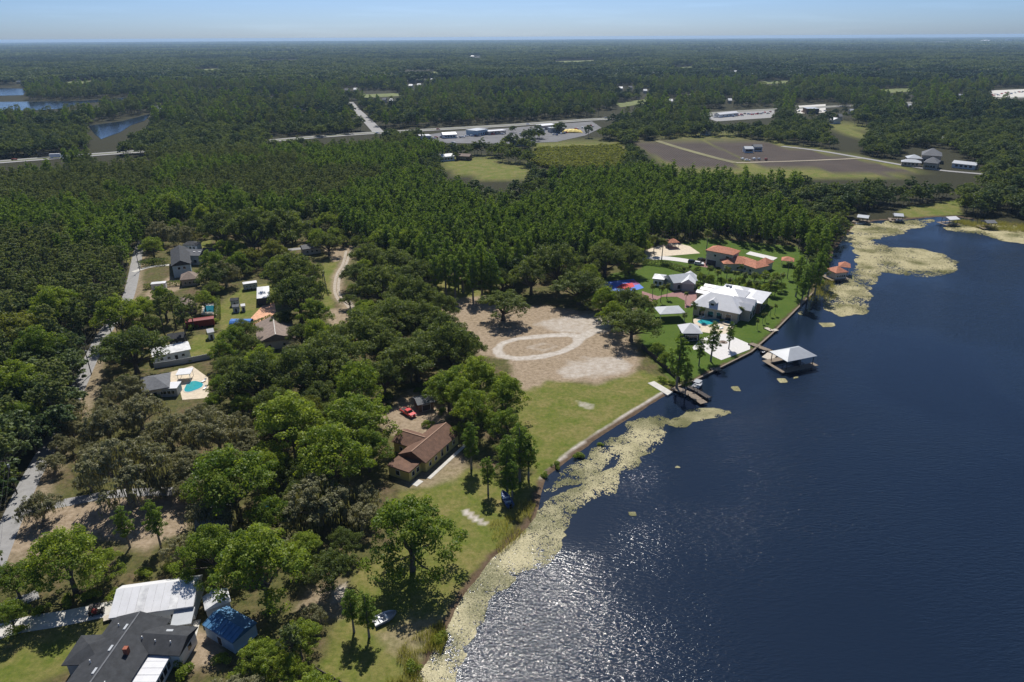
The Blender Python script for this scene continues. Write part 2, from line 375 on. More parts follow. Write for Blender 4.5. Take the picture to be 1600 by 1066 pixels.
def ground_material():
    M = bpy.data.materials.new('ground'); M.use_nodes = True; t = M.node_tree; N = t.nodes; L = t.links; b = N['Principled BSDF']
    b.inputs['Roughness'].default_value = 0.95; b.inputs['Specular IOR Level'].default_value = 0.1
    tc = N.new('ShaderNodeTexCoord')
    def noise(s, d=4):
        n = N.new('ShaderNodeTexNoise'); n.inputs['Scale'].default_value = s; n.inputs['Detail'].default_value = d; n.inputs['Roughness'].default_value = 0.7
        L.new(tc.outputs['Object'], n.inputs['Vector']); return n.outputs[0]
    n1 = noise(0.12, 6); n2 = noise(0.8, 8); n3 = noise(0.035, 5)
    def ramp(src, a, b_, p0=0.35, p1=0.65):
        r = N.new('ShaderNodeValToRGB'); r.color_ramp.elements[0].color = (*a, 1); r.color_ramp.elements[1].color = (*b_, 1)
        r.color_ramp.elements[0].position = p0; r.color_ramp.elements[1].position = p1
        L.new(src, r.inputs[0]); return r.outputs[0]
    def mixc(a, b_, f):
        x = N.new('ShaderNodeMix'); x.data_type = 'RGBA'; L.new(a, x.inputs[6]); L.new(b_, x.inputs[7])
        if isinstance(f, float): x.inputs[0].default_value = f
        else: L.new(f, x.inputs[0])
        return x.outputs[2]
    def chan(attr):
        a = N.new('ShaderNodeAttribute'); a.attribute_name = attr; s = N.new('ShaderNodeSeparateColor'); L.new(a.outputs['Color'], s.inputs[0]); return s.outputs
    za = chan('zone_a'); zb = chan('zone_b'); zc = chan('zone_c')
    base = ramp(n2, (0.016, 0.018, 0.008), (0.045, 0.042, 0.020))
    lit = mixc(ramp(n2, (0.07, 0.050, 0.028), (0.17, 0.125, 0.075)), ramp(n2, (0.05, 0.06, 0.018), (0.12, 0.11, 0.04)), ramp(n1, (0, 0, 0), (1, 1, 1), .34, .54))
    c = mixc(base, lit, zc[0])
    dr = mixc(ramp(n2, (0.17, 0.13, 0.08), (0.31, 0.24, 0.16)), ramp(n2, (0.22, 0.165, 0.11), (0.40, 0.32, 0.24)), n1)
    ln = mixc(ramp(n2, (0.074, 0.104, 0.016), (0.135, 0.152, 0.030)), ramp(n2, (0.13, 0.125, 0.036), (0.25, 0.20, 0.085)), ramp(n1, (0, 0, 0), (1, 1, 1), .40, .68))
    c = mixc(c, ln, za[0]); c = mixc(c, dr, za[1])
    vv = mixc(ramp(n2, (0.040, 0.085, 0.010), (0.075, 0.125, 0.016)), ramp(n1, (0.05, 0.09, 0.012), (0.10, 0.13, 0.025)), 0.5)
    c = mixc(c, vv, zb[0])
    wv = N.new('ShaderNodeTexWave'); wv.inputs['Scale'].default_value = 0.13; wv.inputs['Distortion'].default_value = 0.6; L.new(tc.outputs['Object'], wv.inputs['Vector'])
    pl = mixc(ramp(wv.outputs[0], (0.036, 0.028, 0.024), (0.105, 0.084, 0.070), .2, .8), ramp(n3, (0.05, 0.040, 0.034), (0.09, 0.072, 0.060)), 0.5)
    c = mixc(c, pl, zb[2])
    mfac = N.new('ShaderNodeMath'); mfac.operation = 'MULTIPLY_ADD'; mfac.inputs[1].default_value = 1.6; mfac.inputs[2].default_value = -0.3; mfac.use_clamp = True
    sm = N.new('ShaderNodeMath'); sm.operation = 'MULTIPLY'; L.new(za[2], sm.inputs[0])
    sn = N.new('ShaderNodeMath'); sn.operation = 'MULTIPLY_ADD'; sn.inputs[1].default_value = 1.4; sn.inputs[2].default_value = 0.3; L.new(noise(0.45, 9), sn.inputs[0]); L.new(sn.outputs[0], sm.inputs[1])
    L.new(sm.outputs[0], mfac.inputs[0])
    c = mixc(c, ramp(noise(0.5, 8), (0.33, 0.285, 0.235), (0.52, 0.48, 0.43)), mfac.outputs[0])
    c = mixc(c, ramp(n2, (0.085, 0.058, 0.036), (0.15, 0.105, 0.068)), zb[1])
    L.new(c, b.inputs['Base Color'])
    bp = N.new('ShaderNodeBump'); bp.inputs['Strength'].default_value = 0.6; bp.inputs['Distance'].default_value = 0.25
    L.new(noise(1.8, 6), bp.inputs['Height']); L.new(bp.outputs[0], b.inputs['Normal'])
    MATS['ground'] = M
ground_material()
gm = np_mesh('ground', np.stack([X, Y, Z], 1), Fq, ['ground'])
for nm, (a, b_, c_) in {'zone_a': (lawn, dry, sand), 'zone_b': (vivid, mud, plow), 'zone_c': (litter, z0, z0)}.items():
    at = gm.attributes.new(nm, 'FLOAT_COLOR', 'POINT')
    at.data.foreach_set('color', np.stack([a, b_, c_, np.ones_like(a)], 1).astype(np.float32).ravel())
gm.polygons.foreach_set('use_smooth', np.ones(len(Fq), bool))
structure('ground', gm)

# ================================================================ lake
WZ = -0.45
def water_material():
    M = bpy.data.materials.new('lake_water'); M.use_nodes = True; t = M.node_tree; N = t.nodes; L = t.links; b = N['Principled BSDF']
    b.inputs['Base Color'].default_value = (0.008, 0.016, 0.033, 1); b.inputs['Roughness'].default_value = 0.13; b.inputs['IOR'].default_value = 1.33; b.inputs['Specular IOR Level'].default_value = 0.34
    tc = N.new('ShaderNodeTexCoord')
    mp = N.new('ShaderNodeMapping'); mp.inputs['Rotation'].default_value = (0, 0, math.radians(28)); mp.inputs['Scale'].default_value = (0.7, 2.2, 1)
    L.new(tc.outputs['Object'], mp.inputs['Vector'])
    n = N.new('ShaderNodeTexNoise'); n.inputs['Scale'].default_value = 1.0; n.inputs['Detail'].default_value = 3; n.inputs['Roughness'].default_value = 0.55
    L.new(mp.outputs[0], n.inputs['Vector'])
    n2 = N.new('ShaderNodeTexNoise'); n2.inputs['Scale'].default_value = 0.018; n2.inputs['Detail'].default_value = 3
    L.new(tc.outputs['Object'], n2.inputs['Vector'])
    r = N.new('ShaderNodeMapRange'); r.inputs[1].default_value = 0.36; r.inputs[2].default_value = 0.56; r.inputs[3].default_value = 0.3; r.inputs[4].default_value = 0.95
    L.new(n2.outputs[0], r.inputs[0])
    at = N.new('ShaderNodeAttribute'); at.attribute_name = 'calm'
    mu = N.new('ShaderNodeMath'); mu.operation = 'MULTIPLY'; L.new(r.outputs[0], mu.inputs[0]); L.new(at.outputs['Fac'], mu.inputs[1])
    bp = N.new('ShaderNodeBump'); bp.inputs['Distance'].default_value = 0.27
    L.new(mu.outputs[0], bp.inputs['Strength']); L.new(n.outputs[0], bp.inputs['Height']); L.new(bp.outputs[0], b.inputs['Normal'])
    MATS['lake_water'] = M
water_material()
wx = axis(-60, 330, 4, -60, 1500); wy = axis(60, 420, 4, -800, 425)
WX, WY = np.meshgrid(wx, wy); WX = WX.ravel(); WY = WY.ravel()
sw = sdist(WX, WY, LAKE)
calm = 0.12 + 0.88 * smooth(sw + (fbm(WX, WY, 25, 5) - .5) * 14, 9, 24)
calm = np.maximum(calm, 1 - smooth(WY, 108, 124))
i2 = np.arange(len(wx) * len(wy)).reshape(len(wy), len(wx))
WF = np.stack([i2[:-1, :-1], i2[:-1, 1:], i2[1:, 1:], i2[1:, :-1]], -1).reshape(-1, 4)
WF = WF[(sw[WF].max(1) > -7)]
wm = np_mesh('lake', np.stack([WX, WY, np.full_like(WX, WZ)], 1), WF, ['lake_water'])
at = wm.attributes.new('calm', 'FLOAT', 'POINT'); at.data.foreach_set('value', calm.astype(np.float32))
structure('lake', wm)
for i, pl in enumerate([[(-30, 137), (36, 139), (40, 144), (36, 149), (-30, 151)], [(-30, 160), (60, 159), (128, 158), (215, 151), (180, 158), (125, 162), (100, 170), (50, 173), (-30, 173)],
                        [(138, 197), (190, 190), (236, 178), (226, 189), (205, 196), (188, 207), (158, 218), (148, 210)]]):
    me = sheet(GP(pl), 0.30).mesh('lake_far', 'lake_water')
    a_ = me.attributes.new('calm', 'FLOAT', 'POINT'); a_.data.foreach_set('value', np.full(len(me.vertices), .3, np.float32))
    structure('lake', me)

# ================================================================ roads and paving
b, ROADQ = ribbon(GP([(-60, 1010), (0, 858), (24, 800), (50, 745), (90, 672), (120, 610), (148, 548), (165, 518), (200, 465), (216, 395), (226, 368)]), 4.6, 0.02)
structure('road', b, 'asphalt')
for pts, wd, nm, mt in [([(24, 800), (100, 786), (180, 772), (270, 768), (310, 772)], 3.4, 'driveway', 'asphalt'),
                        ([(-40, 1000), (30, 978), (100, 966), (178, 950)], 4.2, 'driveway', 'concrete'),
                        ([(-10, 955), (30, 940), (60, 928)], 3.0, 'driveway', 'asphalt'),
                        ([(208, 425), (235, 417), (265, 414)], 2.6, 'driveway', 'concrete'),
                        ([(440, 392), (478, 388), (494, 392)], 4, 'driveway', 'asphalt'),
                        ([(1000, 405), (1030, 403), (1062, 406), (1098, 412)], 6, 'driveway', 'paver_white'),
                        ([(1098, 412), (1110, 414), (1120, 408)], 9, 'driveway', 'paver_red'),
                        ([(958, 503), (968, 494), (985, 478)], 4, 'driveway', 'concrete')]:
    b, _ = ribbon(GP(pts), wd, 0.03); structure(nm, b, mt)
for rr in ([(541, 392), (536, 412), (526, 430), (523, 455), (531, 472)], [(548, 392), (541, 412), (531, 432), (529, 455), (536, 468), (552, 490)]):
    b, _ = ribbon(GP(rr), 1.3, 0.03); structure('dirt_track', b, mat('rut_sand', (0.36, 0.31, 0.25), 0.95, 0.3, 0.9, 0.3, 4))
HWY = [(-200, 268), (-60, 258), (60, 249), (150, 242), (300, 231), (440, 219), (540, 211), (640, 205), (800, 196), (930, 187), (1100, 178), (1200, 172), (1400, 162), (1700, 148)]
b, _ = ribbon(GP(HWY), 20, 0.35); structure('highway', b, 'asphalt')
hw = GP(HWY); b, _ = ribbon(hw, 5, 0.45); structure('highway_median', b, mat('median', (0.10, 0.11, 0.04), 0.9, 0.2, 0.05))
b, _ = ribbon(GP([(592, 208), (575, 190), (556, 172), (546, 160)]), 13, 0.40); structure('side_road', b, 'asphalt')
b, _ = ribbon(GP([(1222, 229), (1280, 236), (1345, 247), (1440, 263), (1530, 272), (1640, 280)]), 6, 0.25); structure('field_road', b, 'asphalt')
b, _ = ribbon(GP([(1022, 219), (1060, 231), (1110, 245), (1150, 255)]), 7, 0.25); structure('field_track', b, mat('grass_track', (0.16, 0.15, 0.07), 0.9, 0.25, 0.05))
b, _ = ribbon(GP([(1150, 255), (1250, 252), (1345, 248)]), 4, 0.30); structure('field_track', b, mat('sand_track', (0.30, 0.26, 0.19), 0.9, 0.2, 0.05))
structure('parking_lot', sheet(GP([(640, 215), (700, 206), (800, 200), (925, 190), (940, 200), (915, 212), (870, 222), (800, 225), (700, 224)]), 0.2), mat('lot_asphalt', (0.13, 0.13, 0.135), 0.9, 0.25, 0.05))
structure('parking_lot', sheet(GP([(1090, 180), (1210, 172), (1210, 184), (1120, 190)]), 0.2), 'asphalt')
structure('parking_lot', sheet(GP([(1540, 142), (1640, 138), (1640, 154), (1550, 152)]), 0.2), 'concrete')
structure('parking_lot', sheet(GP([(1240, 166), (1290, 163), (1290, 176), (1242, 178)]), 0.2), 'concrete')
MEADOWS = [[(300, 109), (345, 107), (350, 111), (305, 112)], [(1040, 106), (1085, 104), (1090, 108), (1045, 110)], [(560, 148), (620, 146), (632, 150), (570, 153)], [(620, 115), (680, 112), (690, 116), (625, 119)], [(100, 128), (150, 126), (155, 130), (105, 132)], [(960, 162), (1010, 155), (1020, 160), (970, 168)], [(1370, 140), (1420, 138), (1430, 143), (1380, 146)], [(1180, 128), (1230, 126), (1236, 130), (1185, 132)], [(400, 95), (470, 94), (475, 97), (405, 98)], [(860, 96), (930, 94), (935, 97), (865, 99)]]
for q in MEADOWS: structure('meadow', sheet(GP(q), 0.2), mat('meadow', (0.13, 0.15, 0.045), 0.95, 0.3, 0.02))
# paving of the lakeside estate
structure('patio', sheet(GP([(1082, 543), (1095, 530), (1110, 524), (1133, 521), (1172, 538), (1172, 546), (1127, 563), (1112, 556), (1095, 545), (1084, 547)]), 0.05), 'paver_white')
structure('motor_court', sheet(GP([(1003, 455), (1028, 463), (1060, 455), (1092, 453), (1096, 463), (1082, 478), (1070, 482), (1070, 470), (1058, 464), (1035, 464), (1020, 472), (1003, 466)]), 0.045), 'paver_red')
structure('pool_deck', sheet(GP([(1082, 500), (1098, 492), (1120, 498), (1150, 502), (1147, 512), (1133, 522), (1110, 521), (1090, 518)]), 0.055), 'sandstone')
structure('sand_court', sheet(GP([(1006, 392), (1050, 378), (1078, 385), (1094, 396), (1045, 400), (1010, 402)]), 0.05), 'sandstone')
structure('tennis_pad', sheet(GP([(1165, 397), (1172, 393), (1215, 403), (1208, 407)]), 0.05), 'paver_white')
structure('pool_deck', sheet(GP([(262, 583), (300, 572), (325, 590), (327, 622), (285, 625), (280, 605), (262, 600)]), 0.05), 'sandstone')
structure('pool_deck', sheet(GP([(314, 492), (317, 475), (340, 474), (339, 492)]), 0.05), 'sandstone')
structure('terrace', sheet(GP([(392, 497), (410, 478), (429, 472), (431, 488), (418, 500), (396, 507)]), 0.05), 'terracotta_floor')
structure('concrete_slab', MB().prism(GP([(1012, 599), (1022, 596), (1051, 613), (1043, 618)]), -0.4, 0.10), 'concrete')
structure('pool_deck', sheet(GP([(393, 800), (430, 785), (450, 790), (440, 800), (405, 812)]), 0.05), 'concrete')
DIST_HOUSES = [(30, 128), (542, 141), (556, 140), (738, 88), (746, 90), (642, 134), (655, 133), (601, 156), (612, 157), (676, 124), (985, 137), (970, 138), (1150, 112), (1292, 122), (1375, 116), (1008, 142), (1367, 115), (1140, 157), (1180, 96), (440, 84), (405, 106), (250, 172), (247, 168), (1048, 158), (1330, 174), (1312, 182), (1420, 166), (1500, 150), (1080, 150), (890, 118)]

# ================================================================ tree prototypes
def cards(rg, C, Nn, size, aspect=0.62, rand=0.55):
    n = len(C); q = Nn + rg.normal(0, rand, (n, 3)); q /= np.linalg.norm(q, axis=1)[:, None] + 1e-9
    t = np.cross(q, rg.normal(0, 1, (n, 3))); t /= np.linalg.norm(t, axis=1)[:, None] + 1e-9
    b_ = np.cross(q, t); s = size[:, None]
    V = np.stack([C + t * s * .6, C + b_ * s * .6 * aspect + t * s * .1, C - t * s * .6, C - b_ * s * .6 * aspect - t * s * .1], 1).reshape(-1, 3)
    return V, np.arange(n * 4).reshape(n, 4)
def lobe_leaves(rg, lobes, n, leaf, low=-0.45, inner=0.22, zs=0.8, subl=0):
    """lobes (k,4): centre+radius -> card centres, normals, sizes, shade"""
    L_ = np.asarray(lobes, float)
    if subl:   # leaf clumps standing proud of every bough
        q = rg.normal(0, 1, (len(L_), subl, 3)); q[..., 2] = np.abs(q[..., 2]) * 1.1 - .25; q /= np.linalg.norm(q, axis=2)[..., None]
        cc = L_[:, None, :3] + q * L_[:, None, 3:4] * rg.uniform(.6, 1.05, (len(L_), subl, 1)) * np.array([1, 1, zs])
        L_ = np.concatenate([cc, L_[:, None, 3:4] * rg.uniform(.26, .48, (len(L_), subl, 1))], 2).reshape(-1, 4)
    wgt = L_[:, 3] ** 2; k = rg.choice(len(L_), n, p=wgt / wgt.sum())
    d = rg.normal(0, 1, (n * 2, 3)); d /= np.linalg.norm(d, axis=1)[:, None]
    d = d[d[:, 2] > low][:n]; k = k[:len(d)]; m_ = len(d)
    rr = np.where(rg.random(m_) < inner, rg.uniform(.3, .85, m_), rg.uniform(.85, 1.08, m_))
    C = L_[k, :3] + d * (L_[k, 3] * rr)[:, None] * np.array([1, 1, zs])
    Nn = d.copy(); Nn[:, 2] += 0.55
    ls = rg.uniform(0.1, 0.8, len(L_)); sh = np.clip(ls[k] + rg.normal(0, 0.16, m_), 0, 1)
    return C, Nn, leaf * rg.uniform(.65, 1.35, m_), sh
def crown_mesh(name, rg, lobes, n, leaf, mt, extra=None, **kw):
    C, Nn, s, sh = lobe_leaves(rg, lobes, n, leaf, **kw); V, Fc = cards(rg, C, Nn, s)
    mi = np.zeros(len(Fc), int)
    if extra is not None:
        V2, F2, s2 = extra; Fc = np.vstack([Fc, F2 + len(V)]); V = np.vstack([V, V2]); sh = np.concatenate([sh, s2])
    return np_mesh(name, V, Fc, [mt], None, sh)
def limbs(rg, h0, r0, lobes, nl, lean=(0, 0), bark='bark', trunk_to=None):
    b = MB(); top = trunk_to or h0 * 1.5
    p = [(0, 0, -0.3), (lean[0] * .3, lean[1] * .3, h0 * .4), (lean[0], lean[1], h0), (lean[0] * 1.3, lean[1] * 1.3, top)]
    b.tube(p, [r0 * 1.35, r0, r0 * .8, r0 * .3], 7)
    L_ = sorted(lobes, key=lambda q: -q[3])[:nl]
    for q in L_:
        a = Vector(p[2]) * rg.uniform(.85, 1.1); e = Vector(q[:3]); mid = a.lerp(e, .5) + Vector((rg.normal(0, .3), rg.normal(0, .3), rg.uniform(-.2, .8)))
        b.tube([a, mid, e], [r0 * .5, r0 * .3, r0 * .1], 5)
    return b.mesh('trunk', bark)
def oak_lobes(rg, R, h, n, base=.42, fr=(.2, .33)):
    out = []
    sx = rg.uniform(.85, 1.15)
    for i in range(n):
        a = i * 2.399963 + rg.uniform(-.6, .6); r = R * .84 * math.sqrt((i + .5) / n) * rg.uniform(.72, 1.15); q = min(1, r / R)
        z = h * base + h * (1 - base - .12) * (1 - q * q) * rg.uniform(.62, 1.15) + rg.normal(0, .4)
        out.append((r * math.cos(a) * sx, r * math.sin(a) / sx, z, R * rg.uniform(*fr)))
    return out
PROTO = {}   # kind -> list of (trunk mesh, crown mesh, R, h)
def add_proto(kind, tr, cr, R, h): PROTO.setdefault(kind, []).append((tr, cr, R, h))
for v in range(4):
    rg = np.random.default_rng(100 + v); lb = oak_lobes(rg, 7.0, 10.5, 38)
    add_proto('oak', limbs(rg, 2.6, .5, lb, 14), crown_mesh('crown', rg, lb, 13500, .31, 'leaf_oak', subl=8), 7.0, 10.5)
for v in range(4):
    rg = np.random.default_rng(200 + v); lb = oak_lobes(rg, 6.5, 13, 30, .30, (.24, .38))
    add_proto('broad', limbs(rg, 3.5, .42, lb, 10), crown_mesh('crown', rg, lb, 13500, .31, 'leaf_bright', subl=9), 6.5, 13.0)
for v in range(2):
    rg = np.random.default_rng(250 + v); lb = oak_lobes(rg, 6.5, 11, 30, .30, (.24, .36))
    add_proto('yellow', limbs(rg, 3.0, .42, lb, 10), crown_mesh('crown', rg, lb, 12000, .32, 'leaf_yellow', subl=8), 6.5, 11.0)
for v in range(3):
    rg = np.random.default_rng(300 + v); lb = oak_lobes(rg, 7.5, 10, 44, .40, (.13, .22))
    nm_ = 1500; kk = rg.choice(len(lb), nm_); L_ = np.array(lb)
    C = L_[kk, :3] + rg.normal(0, 1, (nm_, 3)) * L_[kk, 3:4] * .6; C[:, 2] -= L_[kk, 3] * .7
    hl = rg.uniform(.5, 1.5, nm_); wv = rg.uniform(.06, .16, nm_); an = rg.uniform(0, 6.28, nm_)
    dx = np.stack([np.cos(an) * wv, np.sin(an) * wv, np.zeros(nm_)], 1); dz = np.stack([np.zeros(nm_), np.zeros(nm_), hl], 1)
    V2 = np.stack([C - dx, C + dx, C + dx * .2 - dz, C - dx * .2 - dz], 1).reshape(-1, 3)
    add_proto('moss', limbs(rg, 2.4, .5, lb, 22, (rg.uniform(-.8, .8), rg.uniform(-.8, .8)), 'bark_grey'),
              crown_mesh('crown', rg, lb, 13000, .26, 'leaf_moss', (V2, np.arange(nm_ * 4).reshape(-1, 4), rg.uniform(.3, .9, nm_)), inner=.35, subl=6), 7.5, 10.0)
def cyp_lobes(rg, R, h, n, z0):
    out = []
    for i in range(n):
        f = (i + .5) / n; z = h * (z0 + (1 - z0) * f * .97); rm = R * (1 - .62 * max(0, (f - .45) / .55) ** 2.2) * (.75 + .25 * min(1, f * 4)) * rg.uniform(.8, 1.1)
        a = i * 2.4 + rg.uniform(-.6, .6); r = rm * rg.uniform(.25, .62)
        out.append((r * math.cos(a), r * math.sin(a), z, rm * rg.uniform(.38, .6)))
    return out
for v in range(3):
    rg = np.random.default_rng(400 + v); lb = cyp_lobes(rg, 3.2, 18, 34, .28)
    add_proto('cypress', limbs(rg, 9, .32, lb, 12, bark='bark_grey', trunk_to=17), crown_mesh('crown', rg, lb, 7500, .28, 'leaf_cypress', zs=1.0, subl=5), 3.2, 18.0)
rg = np.random.default_rng(450); lb = cyp_lobes(rg, 4.0, 16, 60, .03)
add_proto('conifer', limbs(rg, 4, .35, lb, 10, trunk_to=15), crown_mesh('crown', rg, lb, 10000, .3, 'leaf_cypress', subl=5), 4.0, 16.0)
def pine_lobes(rg, R, h, n, z0):
    out = []
    for i in range(n):
        f = (i + .5) / n; z = h * (z0 + (1 - z0) * f * .95); rm = R * math.sin(math.pi * (0.18 + .74 * f)) ** .8
        a = i * 2.4 + rg.uniform(-.6, .6); r = rm * rg.uniform(.35, .85)
        out.append((r * math.cos(a), r * math.sin(a), z, R * rg.uniform(.22, .38)))
    return out
for v in range(3):
    rg = np.random.default_rng(500 + v); lb = pine_lobes(rg, 3.4, 17, 26, .52)
    add_proto('pine', limbs(rg, 9.5, .24, lb, 14, trunk_to=16), crown_mesh('crown', rg, lb, 4200, .32, 'leaf_pine', subl=5), 3.4, 17.0)
for v in range(3):
    rg = np.random.default_rng(600 + v); lb = [(rg.normal(0, .8), rg.normal(0, .8), rg.uniform(.4, 1.3), rg.uniform(.5, .9)) for _ in range(12)]
    add_proto('shrub', limbs(rg, .5, .07, lb, 6), crown_mesh('crown', rg, lb, 1300, .26, 'leaf_bright'), 2.0, 2.2)
for v in range(3):   # palms: arching fronds, each a rib with leaflets on both sides
    rg = np.random.default_rng(700 + v); V = []; sh = []; h = 8.0
    for i in range(26):
        a = i * 2.399 + rg.uniform(-.2, .2); el = rg.uniform(-.5, 1.15); Lf = rg.uniform(2.0, 2.7); n = 12; p = Vector((0, 0, h)); s_ = rg.uniform(.2, .9)
        for k in range(n):
            e = el - 1.5 * (k / n) ** 1.4; d = Vector((math.cos(a) * math.cos(e), math.sin(a) * math.cos(e), math.sin(e))); q = p + d * Lf / n
            sd_ = Vector((-math.sin(a), math.cos(a), 0)); wl = .62 * math.sin(math.pi * (k + 1) / (n + 1)) ** .7 + .08
            for sg in (-1, 1):
                tip = p + sd_ * sg * wl + d * .22 - Vector((0, 0, wl * .45)); V += [p, q, tip + d * .07, tip]; sh.append(s_)
            p = q
    V = np.array([tuple(x) for x in V]); tb = MB(); lx, ly = rg.uniform(-.3, .3, 2)
    tb.tube([(lx, ly, -.3), (lx * .6, ly * .6, 2.5), (lx * .2, ly * .2, 5.5), (0, 0, h), (0, 0, h + .3)], [.24, .17, .15, .19, .05], 8)
    add_proto('palm', tb.mesh('trunk', 'bark_grey'), np_mesh('crown', V, np.arange(len(V)).reshape(-1, 4), ['leaf_palm'], None, sh), 2.4, 9.2)
# small single-mesh versions for the forest
FOREST = {}
def merged(name, rg, lobes, n, leaf, mt, h, tr=.22, bark='bark_grey', **kw):
    C, Nn, s, sh = lobe_leaves(rg, lobes, n, leaf, **kw); V, Fc = cards(rg, C, Nn, s)
    b = MB(); b.tube([(0, 0, -.3), (0, 0, h * .5), (0, 0, h * .9)], [tr, tr * .75, tr * .3], 5)
    tv = np.array(b.v); tf = np.array([f for f in b.f if len(f) == 4])
    return np_mesh(name, np.vstack([V, tv]), np.vstack([Fc, tf + len(V)]), [mt, bark], [0] * len(Fc) + [1] * len(tf), np.concatenate([sh, np.zeros(len(tf))]))
for v in range(4):
    rg = np.random.default_rng(800 + v)
    FOREST.setdefault('pine', []).append(merged('pine_tree', rg, pine_lobes(rg, 3.4, 16 + v, 22, .5), 1500, .50, 'leaf_pine', 16, subl=4))
    FOREST.setdefault('cypress', []).append(merged('cypress_tree', rg, cyp_lobes(rg, 3.3, 18 + v, 26, .25), 1700, .54, 'leaf_cypress', 17, subl=4))
    FOREST.setdefault('hard', []).append(merged('broadleaf_tree', rg, oak_lobes(rg, 5.5, 12, 22, .3, (.25, .38)), 1500, .72, 'leaf_far', 8, subl=5))
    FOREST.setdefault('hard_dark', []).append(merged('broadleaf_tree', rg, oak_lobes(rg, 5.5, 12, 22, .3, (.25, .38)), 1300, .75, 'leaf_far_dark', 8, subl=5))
    FOREST.setdefault('oak', []).append(merged('live_oak', rg, oak_lobes(rg, 6.5, 10.5, 26, .38, (.22, .34)), 1700, .68, 'leaf_oak', 6, subl=5))
    FOREST.setdefault('thicket', []).append(merged('thicket', rg, [(rg.normal(0, 1.2), rg.normal(0, 1.2), rg.uniform(.8, 3), rg.uniform(.8, 1.4)) for _ in range(10)], 260, .75, 'leaf_yellow', 2, .08))
    lb = []   # grove patches for the far distance
    for k in range(9): 
        ox, oy = rg.uniform(-14, 14, 2); hh = rg.uniform(9, 15); rr = rg.uniform(3.5, 6)
        for j in range(5): a = rg.uniform(0, 6.28); lb.append((ox + rr * .5 * math.cos(a), oy + rr * .5 * math.sin(a), hh - rg.uniform(1, 4), rr * rg.uniform(.45, .65)))
    C, Nn, s, sh = lobe_leaves(rg, lb, 1300, 2.2, low=-.2); V, Fc = cards(rg, C, Nn, s)
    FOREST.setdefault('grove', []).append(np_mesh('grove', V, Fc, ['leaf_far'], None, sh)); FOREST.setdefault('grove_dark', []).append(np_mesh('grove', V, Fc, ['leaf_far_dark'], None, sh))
    lb = []
    for k in range(60):
        ox, oy = rg.uniform(-60, 60, 2); hh = rg.uniform(8, 16); rr = rg.uniform(5, 11); lb.append((ox, oy, hh - rr * .5, rr))
    C, Nn, s, sh = lobe_leaves(rg, lb, 2200, 6.0, low=-.1, zs=.6); V, Fc = cards(rg, C, Nn, s, rand=.5)
    FOREST.setdefault('wood', []).append(np_mesh('wood', V, Fc, ['leaf_far'], None, sh)); FOREST.setdefault('wood_dark', []).append(np_mesh('wood', V, Fc, ['leaf_far_dark'], None, sh))

